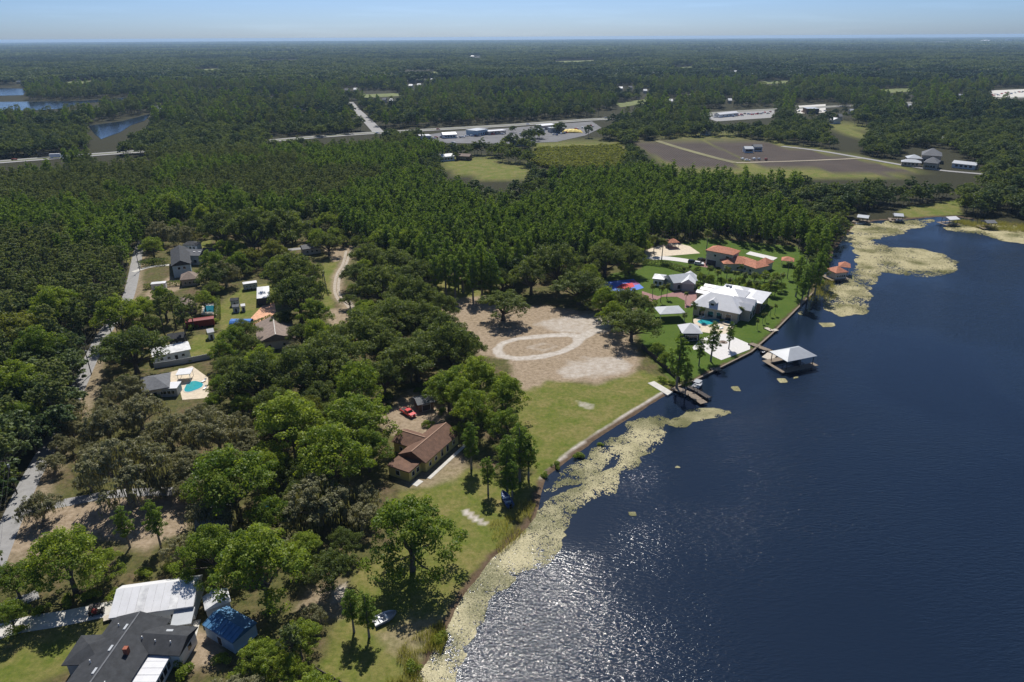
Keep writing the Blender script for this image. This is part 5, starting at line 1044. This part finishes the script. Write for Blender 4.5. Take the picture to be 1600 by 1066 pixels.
# --- boats
def boat(px, py, L_, wd, ang, hull, label, z=-.35, top=None, name='boat'):
    c = G(px, py); r = root(name, c[0], c[1], label, 'boat'); ca, sa = math.cos(ang), math.sin(ang); ns = 9; V = []
    T = lambda x, y, zz: (c[0] + x * ca - y * sa, c[1] + x * sa + y * ca, zz)
    for i in range(ns):
        f = i / (ns - 1); x = (f - .5) * L_; hw = wd / 2 * (1 - max(0, (f - .45) / .55) ** 2.2 * .97); kz = z + .25 * max(0, (f - .6) / .4) ** 2
        V += [T(x, -hw, z + .75 + .2 * f), T(x, -hw * .75, kz), T(x, hw * .75, kz), T(x, hw, z + .75 + .2 * f), T(x, hw * .8, z + .68 + .2 * f), T(x, hw * .7, z + .3), T(x, -hw * .7, z + .3), T(x, -hw * .8, z + .68 + .2 * f)]
    Fc = [(i * 8 + k, i * 8 + (k + 1) % 8, (i + 1) * 8 + (k + 1) % 8, (i + 1) * 8 + k) for i in range(ns - 1) for k in range(8)] + [tuple(range(8))[::-1], tuple((ns - 1) * 8 + k for k in range(8))]
    MB().add(V, Fc).build('hull', hull, r)
    for xs in (-.22, .05): MB().prism([T(xs * L_ - .2, -wd * .36, 0)[:2], T(xs * L_ + .2, -wd * .36, 0)[:2], T(xs * L_ + .2, wd * .36, 0)[:2], T(xs * L_ - .2, wd * .36, 0)[:2]], z + .28, z + .62).build('seat', 'paint_white', r)
    MB().box((*T(-.53 * L_, 0, 0)[:2], z + .1), .4, .45, .95, ang).build('outboard_motor', 'paint_black', r)
    if top:
        cv = MB().box((*T(-.05 * L_, 0, 0)[:2], z + 2.1), L_ * .45, wd * .9, .08, ang).build('canopy', top, r)
        for a in (-.22, .14):
            for b_ in (-.4, .4): MB().tube([T(a * L_, b_ * wd, z + .6), T(a * L_, b_ * wd, z + 2.1)], [.03, .03], 5).build('canopy_post', 'trim_white', r)
    return r
boat(1090, 603, 5.6, 2.2, .9, 'paint_silver', 'small silver boat with frame beside the dark slip pier', top='paint_silver'); boat(1238, 560, 6, 2.2, -.5, 'paint_blue', 'blue and white boat under the silver boathouse', .4)
boat(791, 782, 6.2, 2.0, 1.9, 'paint_blue', 'blue boat pulled up on the bank under the cypresses', .05); boat(1194, 551, 2.8, 1.1, .4, 'paint_black', 'dark water scooter at the swim platform'); boat(602, 968, 4.6, 2.3, .6, 'paint_silver', 'grey boat hull lying on the grass by the shore', .02)
boat(1345, 349, 6.5, 2.4, .1, 'paint_white', 'white boat in the leftmost far boathouse'); boat(1405, 344, 5, 2, .2, 'paint_white', 'white boat beside the second far boathouse')
# --- vehicles
def wheel(T, x, y, rr, r, ang):
    c = T(x, y, rr); n = Vector((-math.sin(ang), math.cos(ang), 0)); o = MB().tube([Vector(c) - n * .11, Vector(c) + n * .11], [rr, rr], 14).build('wheel', 'rubber', r); sub(MB().tube([Vector(c) - n * .13, Vector(c) + n * .13], [rr * .55, rr * .55], 10), 'rim', 'paint_silver', o)
def car(px, py, ang, paint, label, kind='suv', group=None, world=None, name=None):
    c = np.array(world) if world is not None else G(px, py); nm_ = {'pickup': 'pickup_truck'}.get(kind, 'parked_car') if name is None else name
    r = root(nm_, c[0], c[1], label, 'truck' if kind == 'pickup' else 'car', group); ca, sa = math.cos(ang), math.sin(ang); T = lambda x, y, z: (c[0] + x * ca - y * sa, c[1] + x * sa + y * ca, z)
    def loft(prof, w0, w1, nm2, m):
        n = len(prof); V = [T(x, -w0 if z < 1.05 else -w1, z) for x, z in prof] + [T(x, w0 if z < 1.05 else w1, z) for x, z in prof]
        return MB().add(V, [tuple(range(n)), tuple(range(2 * n - 1, n - 1, -1))] + [((i + 1) % n, i, n + i, n + (i + 1) % n) for i in range(n)]).build(nm2, m, r)
    if kind == 'pickup':
        loft([(-2.8, .45), (2.75, .45), (2.8, .8), (2.65, 1.1), (1.3, 1.18), (-2.8, 1.15)], .97, .95, 'body', paint); loft([(-.75, 1.15), (1.35, 1.15), (.75, 1.78), (-.55, 1.8)], .9, .78, 'cab', paint); MB().prism([T(-2.7, -.8, 0)[:2], T(-.85, -.8, 0)[:2], T(-.85, .8, 0)[:2], T(-2.7, .8, 0)[:2]], 1.0, 1.17).build('bed_cover', 'paint_black', r)
        g = [(.76, 1.33), (1.34, 1.76)]; MB().add([T(1.36, -.76, 1.2), T(1.36, .76, 1.2), T(.79, .66, 1.75), T(.79, -.66, 1.75)], [(0, 1, 2, 3)]).build('windscreen', 'glass', r)
        for sg in (-1, 1): MB().add([T(-.6, sg * .91, 1.22), T(1.1, sg * .91, 1.22), T(.68, sg * .82, 1.7), T(-.5, sg * .82, 1.7)], [(0, 1, 2, 3)]).build('side_window', 'glass', r)
        xs = (-1.75, 1.8); rr = .42; fx_ = 2.8
    else:
        loft([(-2.25, .4), (2.25, .4), (2.3, .75), (2.1, .98), (1.1, 1.04), (-2.2, 1.04)], .92, .9, 'body', paint); loft([(-2.1, 1.04), (1.15, 1.04), (.35, 1.6), (-1.8, 1.62)], .88, .72, 'cabin', paint)
        MB().add([T(1.14, -.74, 1.1), T(1.14, .74, 1.1), T(.42, .64, 1.58), T(.42, -.64, 1.58)], [(0, 1, 2, 3)]).build('windscreen', 'glass', r); MB().add([T(-2.14, .74, 1.1), T(-2.14, -.74, 1.1), T(-1.86, -.64, 1.56), T(-1.86, .64, 1.56)], [(0, 1, 2, 3)]).build('rear_window', 'glass', r)
        for sg in (-1, 1): MB().add([T(-1.9, sg * .91, 1.1), T(.9, sg * .91, 1.1), T(.28, sg * .80, 1.54), T(-1.7, sg * .80, 1.54)], [(0, 1, 2, 3)]).build('side_window', 'glass', r)
        xs = (-1.4, 1.4); rr = .36; fx_ = 2.3
    for x in xs:
        for sg in (-1, 1): wheel(T, x, sg * .86, rr, r, ang)
    for sg in (-1, 1): MB().box((*T(fx_ - .02, sg * .65, 0)[:2], .72), .12, .4, .2, ang).build('headlight', 'trim_white', r)
    return r
car(638, 648, -.78, 'paint_red', 'bright red pickup truck on the sandy drive behind the yellow house', 'pickup'); car(1082, 411, -.3, 'paint_black', 'dark green car on the estate drive left of the black one'); car(1097, 408, .2, 'paint_black', 'black car in front of the garage block'); car(958, 499, 1.4, 'paint_black', 'dark car where the sand oval meets the drive')
car(1092, 414, -.4, 'paint_white', 'white car beside the dark one on the estate drive'); car(908, 463, .4, 'paint_silver', 'silver car in the shade of the oaks by the sand lot'); car(492, 510, .3, 'paint_white', 'white car under trees right of the grey-brown gabled roof'); car(460, 516, 1.2, 'paint_black', 'black car beside the grey-brown gabled roof')
def golf_cart(px, py, ang):
    c = G(px, py); r = root('golf_cart', c[0], c[1], 'golf cart with red seats and dark roof at the end of the concrete drive', 'golf cart'); T = lambda x, y, z: (c[0] + x * math.cos(ang) - y * math.sin(ang), c[1] + x * math.sin(ang) + y * math.cos(ang), z)
    bx = lambda x, y, z, sx, sy, sz, nm_, m: MB().box(T(x, y, z), sx, sy, sz, ang).build(nm_, m, r)
    bx(0, 0, .3, 2.6, 1.25, .25, 'chassis', 'paint_black'); bx(1.0, 0, .55, .55, 1.15, .4, 'cowl', 'paint_black'); bx(-.2, 0, .55, .6, 1.15, .35, 'seat', 'paint_maroon'); bx(-.55, 0, .9, .12, 1.15, .5, 'backrest', 'paint_red'); bx(-1.05, 0, .55, .5, 1.15, .35, 'rear_seat', 'paint_black'); bx(0.0, 0, 1.95, 2.0, 1.3, .07, 'roof', 'wood_dark')
    for x in (-.85, .85):
        for y in (-.55, .55): MB().tube([T(x, y, .5), T(x, y, 1.95)], [.03, .03], 5).build('roof_post', 'paint_black', r); wheel(T, x, y * 1.1, .27, r, ang)
golf_cart(152, 959, .3)
c = G(174, 967); r = root('utility_trailer', c[0], c[1], 'small flat utility trailer beside the golf cart', 'trailer'); MB().box((c[0], c[1], .5), 2.4, 1.4, .12, .5).build('bed', 'wood_pale', r); MB().tube([(c[0] + .9, c[1] + .5, .5), (c[0] + 2.0, c[1] + 1.1, .45)], [.05, .05], 6).build('tow_bar', 'rubber', r)
for sg in (-1, 1): q = (c[0] - sg * .38, c[1] + sg * .7, .3); MB().tube([(q[0] - .05, q[1] + .09, .3), (q[0] + .05, q[1] - .09, .3)], [.3, .3], 12).build('wheel', 'rubber', r)
# --- utility poles with wires
poles = [(8, 905), (27, 772), (143, 585), (219, 424)]; tops = []
for i, (px, py) in enumerate(poles + [(507, 458)]):
    c = G(px, py); r = root('utility_pole', c[0], c[1], ['wooden utility pole at the left edge of the frame by the road', 'wooden utility pole by the road beside the driveway turning', 'wooden utility pole by the road left of the big oak', 'wooden utility pole by the road near the pale two-storey house', 'wooden utility pole left of the two-rut dirt track'][i], 'utility pole', 'utility poles along the road')
    MB().tube([(*c, -.5), (*c, 10)], [.17, .11], 8).build('pole', 'wood_dark', r); MB().box((c[0], c[1], 9.3), 2.2, .12, .14, .2).build('crossarm', 'wood_dark', r); MB().tube([(c[0] + .3, c[1], 7.6), (c[0] + .3, c[1], 8.5)], [.22, .22], 8).build('transformer', 'paint_silver', r)
    if i < 4: tops.append(c)
for k, dx in enumerate((-1.0, 0, 1.0)):
    b = MB()
    for a, e in zip(tops[:-1], tops[1:]):
        pts = [(a[0] + dx + (e[0] - a[0]) * t, a[1] + (e[1] - a[1]) * t, 9.5 - 1.6 * 4 * t * (1 - t)) for t in np.linspace(0, 1, 9)]; b.tube(pts, [.022] * 9, 3)
    o = b.build('power_line', 'wire', None, (*tops[0], 0)); tag(o, 'thin dark overhead wire along the road, ' + ['left', 'middle', 'right'][k] + ' of three', 'wire', 'overhead wires along the road')
# --- highway strip: stores, vehicles, farm
BL = [((800, 218), (832, 220), 14, 5, 'roof_grey', 'grey_wall', 'long grey store at the near edge of the highway strip'), ((842, 196), (866, 194), 14, 5, 'roof_white', 'cream_wall', 'store with bright white flat roof beside the highway'), ((858, 200), (880, 199), 12, 5, 'roof_metal', 'grey_wall', 'grey metal store right of the bright white roof'),
      ((832, 203), (846, 201), 12, 5, 'roof_metal', 'white_wall', 'small pale store left of the bright white roof'), ((736, 204), (754, 201), 16, 6, 'roof_metal', 'blue_wall', 'blue-grey store by the highway left of the trees'), ((655, 212), (672, 211), 12, 4.5, 'roof_white', 'white_wall', 'white store near the highway junction'),
      ((690, 210), (712, 209), 12, 4, 'roof_white', 'white_wall', 'long white canopy building right of the junction'), ((760, 205), (788, 203), 10, 4, 'roof_white', 'cream_wall', 'low white store between blue-grey store and trees'), ((684, 245), (708, 243), 8, 4, 'roof_metal', 'white_wall', 'long pale shed at the edge of the meadow'),
      ((714, 243), (736, 244), 8, 3.5, 'roof_tan', 'brown_wall', 'brown-roofed cottage beside the meadow'), ((668, 239), (682, 240), 9, 4, 'roof_grey', 'white_wall', 'small house left of the long pale shed'), ((1258, 169), (1277, 169), 20, 7, 'roof_metal', 'brown_wall', 'long low store far right beyond the trees'), ((1300, 186), (1309, 187), 14, 5, 'roof_white', 'white_wall', 'white shed behind the far meadow'),
      ((1472, 216), (1481, 217), 12, 5, 'roof_metal', 'white_wall', 'white-gabled house among the far right trees'), ((1530, 226), (1560, 228), 14, 5, 'roof_metal', 'brown_wall', 'long grey barn at the far right'), ((1490, 254), (1528, 258), 10, 3.5, 'roof_metal', 'white_wall', 'long pale barn right of the slate-roofed house'), ((1095, 204), (1110, 205), 9, 4, 'roof_white', 'white_wall', 'white house behind the ploughed field'),
      ((1162, 232), (1176, 232), 9, 3.5, 'roof_metal', 'white_wall', 'pale farm shed on the green patch in the ploughed field'), ((1176, 229), (1190, 229), 9, 4, 'roof_grey', 'white_wall', 'white farmhouse on the green patch in the ploughed field'), ((452, 156), (470, 156), 14, 6, 'roof_white', 'white_wall', 'white-roofed house in the woods beyond the highway'), ((456, 165), (470, 166), 14, 6, 'roof_grey', 'white_wall', 'grey-roofed house just below the white-roofed one in the woods'), ((225, 219), (240, 219), 12, 4.5, 'roof_grey', 'white_wall', 'white house in the trees beside the far-left canal'), ((318, 220), (330, 220), 9, 4, 'roof_blue', 'blue_wall', 'small blue building beside the far-left highway'),
      ((265, 226), (277, 226), 10, 4, 'roof_metal', 'grey_wall', 'low grey building beside the far-left highway'), ((1120, 179), (1150, 176), 10, 4, 'roof_white', 'white_wall', 'white dealership building at the far right of the strip')]
for a, e, wd, h_, rm_, wm_, lb_ in BL:
    simple('store' if 'store' in lb_ or 'building' in lb_ else 'house', [a, e], wd, h_, 'flat' if 'flat' in lb_ or 'store' in lb_ else 'gable', 1.8, wm_, rm_, lb_, 'building', None, win=[('f', 4, 1.2, 2.2, 1.8)], over=.4)
r = bldg('house', [(1412, 250), (1474, 250)], 'big slate-roofed house with many hips at the far right beyond the cove', z=5)
for ax_, wd, e, rs_ in (([(1440, 240), (1472, 242)], 22, 6, 5), ([(1445, 252), (1468, 254)], 16, 5, 4), ([(1416, 246), (1440, 247)], 12, 4, 2.5), ([(1408, 252), (1440, 254)], 9, 3.4, 2)):
    B = Blk(r, ax_, wd, e); B.wall('tan_wall'); B.roof('hip', rs_, 'roof_grey' if wd > 12 else 'roof_metal'); B.row('f', 4, 1.2, 1.8, 2)
c = G(893, 207); r = root('heap', c[0], c[1], 'long yellow covered heap in the yard of the highway strip', 'heap'); rg = np.random.default_rng(3); V = [(c[0] + (i - 8) * 1.5, c[1] + (j - 3) * 2.2, .2 + 3.6 * max(0, 1 - ((i - 8) / 8.2) ** 2) ** .5 * max(0, 1 - ((j - 3) / 3.1) ** 2) ** .5 + rg.normal(0, .12)) for i in range(17) for j in range(7)]
MB().add(V, [(i * 7 + j, (i + 1) * 7 + j, (i + 1) * 7 + j + 1, i * 7 + j + 1) for i in range(16) for j in range(6)]).build('cover', 'yellow_paint', r)
rc = random.Random(9); PT = ['paint_white', 'paint_silver', 'paint_black', 'paint_red', 'paint_white', 'paint_blue', 'paint_maroon']
proto_cars = {}
def far_car(px, py, ang, pm, label, group, big=False):
    key = (pm, big)
    if key not in proto_cars:
        b = MB()
        if big: b.add(*[[(x, y, z) for x in (-6, 3.2) for y in (-1.25, 1.25) for z in (.8, 3.9)], [(0, 1, 3, 2), (4, 6, 7, 5), (0, 4, 5, 1), (2, 3, 7, 6), (1, 5, 7, 3), (0, 2, 6, 4)]]).box((4.8, 0, .6), 2.2, 2.4, 2.4)
        else: b.prism([(-2.3, -.9), (2.3, -.9), (2.3, .9), (-2.3, .9)], .4, 1.0); b.add([(-2.1, -.85, 1), (1.2, -.85, 1), (1.2, .85, 1), (-2.1, .85, 1), (-1.7, -.7, 1.6), (.4, -.7, 1.6), (.4, .7, 1.6), (-1.7, .7, 1.6)], [(4, 5, 6, 7), (0, 1, 5, 4), (1, 2, 6, 5), (2, 3, 7, 6), (3, 0, 4, 7)])
        for x in ((-4.5, 4.6) if big else (-1.4, 1.4)):
            for y in (-.85, .85): b.tube([(x, y - .12, .38), (x, y + .12, .38)], [.38, .38], 8)
        proto_cars[key] = b.mesh('far_vehicle', pm)
    c = G(px, py); o = bpy.data.objects.new('box_truck' if big else 'distant_car', proto_cars[key]); COL.objects.link(o); o.location = (*c, .36); o.rotation_euler = (0, 0, ang); return tag(o, label, 'truck' if big else 'car', group)
CN = {'paint_white': 'white', 'paint_silver': 'silver', 'paint_black': 'black', 'paint_red': 'red', 'paint_blue': 'blue', 'paint_maroon': 'dark red'}
for (x0, y0), (x1, y1), n, where in (((650, 219), (730, 214), 16, 'in the lot right of the junction'), ((735, 213), (790, 209), 10, 'in the lot before the blue-grey store'), ((812, 212), (850, 208), 9, 'in the lot before the bright white store'), ((865, 212), (930, 197), 14, 'in the lot around the yellow heap'),
                                     ((1100, 185), (1205, 177), 30, 'in the far dealership lot'), ((1548, 149), (1600, 145), 18, 'in the lot at the far right edge'), ((1244, 176), (1290, 173), 8, 'in front of the long low far store'), ((700, 233), (712, 224), 5, 'in the yard behind the long pale shed'), ((1155, 251), (1200, 250), 5, 'beside the sandy field track')):
    for i in range(n):
        t = (i + .5) / n; pm = rc.choice(PT); far_car(x0 + (x1 - x0) * t + rc.uniform(-2, 2), y0 + (y1 - y0) * t + rc.uniform(-1.5, 1.5), rc.uniform(-.2, .2) + rc.choice((0, 1.57)), pm, 'tiny %s car parked %s' % (CN[pm], where), 'cars parked ' + where)
for i, t in enumerate((.06, .13, .5, .56, .63, .7, .77)):
    k = t * (len(HWY) - 1); j = int(k); f = k - j; pm = rc.choice(PT); far_car(HWY[j][0] + (HWY[j + 1][0] - HWY[j][0]) * f, HWY[j][1] + (HWY[j + 1][1] - HWY[j][1]) * f + rc.choice((-.8, .8)), .35, pm, 'tiny %s car driving along the highway, %s of seven from the left' % (CN[pm], 'first second third fourth fifth sixth seventh'.split()[i]), 'cars driving on the highway')
far_car(90, 247.5, .2, 'paint_white', 'white box truck on the highway at the far left', None, True); far_car(72, 246, .2, 'paint_black', 'dark box truck just left of the white one on the highway', None, True)
for i, (px, py) in enumerate(DIST_HOUSES):
    k3 = min(2, px // 534); rk = sorted(q[0] for q in DIST_HOUSES if min(2, q[0] // 534) == k3).index(px); nl = ['left', 'middle', 'right'][k3]
    simple('distant_house', [(px - 3, py), (px + 3, py)], 10 if py > 120 else 15, 4.5, 'gable', 3, 'cream_wall', ['roof_metal', 'roof_grey', 'roof_white'][i % 3], 'tiny pale-roofed house in the far woods, %s from the left in the %s third' % (('first ' + ' '.join(ORD[1:]).replace(' nearest', '')).split()[rk], nl), 'house', 'distant houses in the woods')
# horizon buildings
for px, py, wd, h_, lb_, rm_ in ((1470, 66, 150, 22, 'long white building on the horizon left of the dome', 'roof_white'), (513, 65, 110, 20, 'pale building on the horizon left of centre', 'roof_white'), (1575, 64, 60, 40, 'blocky pale building on the horizon at the right edge', 'roof_white')):
    c = G(px, py + 3.0); r = root('distant_building', c[0], c[1], lb_, 'building'); MB().box((c[0], c[1], 0), wd, 60, h_).build('wall', 'white_wall', r); MB().box((c[0], c[1], h_ + .02), wd + 4, 64, 3).build('roof', rm_, r)
c = G(1539, 67); r = root('domed_building', c[0], c[1], 'white building with a shallow dome on the horizon at the right', 'building'); MB().tube([(*c, 0), (*c, 14)], [70, 70], 24).build('wall', 'white_wall', r); MB().tube([(*c, 14), (*c, 24), (*c, 31), (*c, 34)], [78, 64, 36, 4], 24).build('dome', 'roof_white', r)

# ================================================================ floating lily pads and reeds
def pads(name, label, polys, n, smin, smax, seed, thr=.42, sc=4.0, mt='pad', z=WZ + .03):
    rg = np.random.default_rng(seed); out = []
    for poly in polys:
        P_ = GP(poly, WZ); x = rg.uniform(P_[:, 0].min(), P_[:, 0].max(), n * 4); y = rg.uniform(P_[:, 1].min(), P_[:, 1].max(), n * 4); d = sdist(x, y, P_) + (fbm(x, y, 6, seed) - .5) * 7
        k = (d > 0) & (fbm(x, y, sc, seed + 4) * .6 + fbm(x, y, .9, seed + 6, 2) * .4 + .10 * np.clip(d / 4, -1, 1) > thr + .085 * np.clip((y - 118) / 25, 0, 1) * (seed == 11) + .05 * (seed == 11) + rg.normal(0, .10, len(x))); out.append(np.stack([x[k], y[k]], 1))
    C = np.vstack(out); m_ = len(C); s = rg.uniform(smin, smax, m_); a0 = rg.uniform(0, 6.28, m_); V = []
    for k in range(5):
        a = a0 + k * 2 * math.pi / 5; rr = s * rg.uniform(.7, 1.1, m_); V.append(np.stack([C[:, 0] + np.cos(a) * rr, C[:, 1] + np.sin(a) * rr, z + rg.uniform(-.0, .05, m_)], 1))
    V = np.stack(V, 1).reshape(-1, 3); sh = np.clip((fbm(C[:, 0], C[:, 1], 7, 8) - .5) * 2.2 + .55 + rg.normal(0, .24, m_), 0, 1)
    o = bpy.data.objects.new(name, np_mesh(name, V, np.arange(m_ * 5).reshape(-1, 5), [mt], None, sh)); COL.objects.link(o); return tag(o, label, 'lily pads', None, 'stuff')
pads('lily_pads', 'pale yellow mat of lily pads along the near shore', [[(610, 1110), (636, 1066), (674, 1000), (718, 925), (760, 868), (800, 835), (828, 812), (850, 785), (885, 768), (930, 738), (980, 712), (990, 690), (985, 662), (1030, 645), (1045, 655), (1040, 680), (1010, 712), (985, 738), (930, 788), (900, 808), (882, 832), (872, 865), (842, 886), (816, 905), (790, 930), (732, 1002), (704, 1060), (680, 1110)]], 120000, .06, .2, 11, .405, 6)
pads('lily_pads', 'scattered lily pads in front of the sandy bank', [[(850, 770), (880, 735), (930, 700), (985, 665), (1030, 640), (1050, 660), (1000, 700), (900, 760)], [(1040, 665), (1075, 640), (1110, 638), (1142, 645), (1100, 660), (1060, 668)], [(1050, 725), (1062, 722), (1070, 727), (1058, 731)], [(983, 801), (992, 801), (990, 806)]], 26000, .06, .2, 12, .56, 3.5)
pads('lily_pads', 'broad pale lily mat around the red-tiled boathouse', [[(1284, 480), (1296, 455), (1310, 440), (1330, 425), (1345, 400), (1330, 385), (1340, 370), (1390, 385), (1440, 390), (1480, 400), (1500, 410), (1495, 428), (1450, 434), (1400, 428), (1375, 425), (1365, 440), (1362, 465), (1352, 490), (1320, 496), (1290, 488)]], 80000, .10, .32, 13, .51, 12)
pads('lily_pads', 'brown and pale weed beds at the back of the cove', [[(1310, 375), (1335, 352), (1400, 345), (1470, 342), (1440, 355), (1400, 368), (1340, 380)], [(1475, 350), (1545, 350), (1620, 356), (1620, 386), (1560, 375), (1530, 366), (1480, 360)]], 22000, .16, .45, 14, .54, 9)
pads('lily_pads', 'small floating lily patches near the silver boathouse', [[(1284, 505), (1302, 505), (1300, 511), (1286, 511)], [(1216, 594), (1226, 592), (1228, 597), (1220, 598)], [(1236, 588), (1250, 588), (1248, 593), (1238, 593)], [(1144, 606), (1152, 604), (1154, 611), (1146, 611)], [(1246, 488), (1252, 487), (1250, 492)]], 900, .12, .35, 15, .40, 3)
def reeds(label, poly, n, h_, seed, mt='leaf_reed'):
    rg = np.random.default_rng(seed); P_ = GP(poly, WZ); x = rg.uniform(P_[:, 0].min(), P_[:, 0].max(), n * 3); y = rg.uniform(P_[:, 1].min(), P_[:, 1].max(), n * 3)
    k = inside(x, y, P_) & (fbm(x, y, 3, seed) > .42); x = x[k][:n]; y = y[k][:n]; m_ = len(x); a = rg.uniform(0, 6.28, m_); hh = h_ * rg.uniform(.5, 1.2, m_); wv = .035; b_ = np.stack([x, y, np.full(m_, -.6)], 1); dx = np.stack([np.cos(a) * wv, np.sin(a) * wv, np.zeros(m_)], 1); tp = b_ + np.stack([rg.normal(0, .25, m_), rg.normal(0, .25, m_), hh + .5], 1)
    V = np.stack([b_ - dx, b_ + dx, tp + dx * .4, tp - dx * .4], 1).reshape(-1, 3); o = bpy.data.objects.new('reeds', np_mesh('reeds', V, np.arange(m_ * 4).reshape(-1, 4), [mt], None, rg.random(m_))); COL.objects.link(o); return tag(o, label, 'reeds', None, 'stuff')
reeds('thin yellow-green reeds at the bottom of the near shore', [(600, 1080), (630, 1010), (690, 975), (700, 1000), (670, 1066), (640, 1100)], 2600, 1.3, 21); reeds('reeds at the foot of the shoreline cypresses', [(760, 830), (800, 780), (838, 790), (822, 835), (780, 870)], 1600, 1.2, 22)
reeds('brown reeds at the back of the cove', [(1480, 346), (1545, 348), (1620, 354), (1620, 366), (1540, 360)], 6000, 1.8, 23); reeds('brown reeds below the estate beside the lily mat', [(1262, 470), (1280, 440), (1300, 440), (1310, 462), (1290, 478)], 1800, 1.4, 24)

# ================================================================ haze
HB = MB().add([(x, y, z) for z in (-3, 104) for x, y in ((-27000, -1200), (27000, -1200), (27000, 27000), (-27000, 27000))], [(3, 2, 1, 0), (4, 5, 6, 7), (0, 1, 5, 4), (1, 2, 6, 5), (2, 3, 7, 6), (3, 0, 4, 7)])
hm = bpy.data.materials.new('haze'); hm.use_nodes = True; t = hm.node_tree; t.nodes.clear(); ho = t.nodes.new('ShaderNodeOutputMaterial'); pv = t.nodes.new('ShaderNodeVolumePrincipled')
pv.inputs['Color'].default_value = (0.50, 0.72, 1.0, 1); pv.inputs['Density'].default_value = 5.2e-5; pv.inputs['Anisotropy'].default_value = 0.2
t.links.new(pv.outputs[0], ho.inputs['Volume']); MATS['haze'] = hm
tag(HB.build('haze', 'haze'), 'thin blue haze over the distance', 'haze', None, 'stuff')
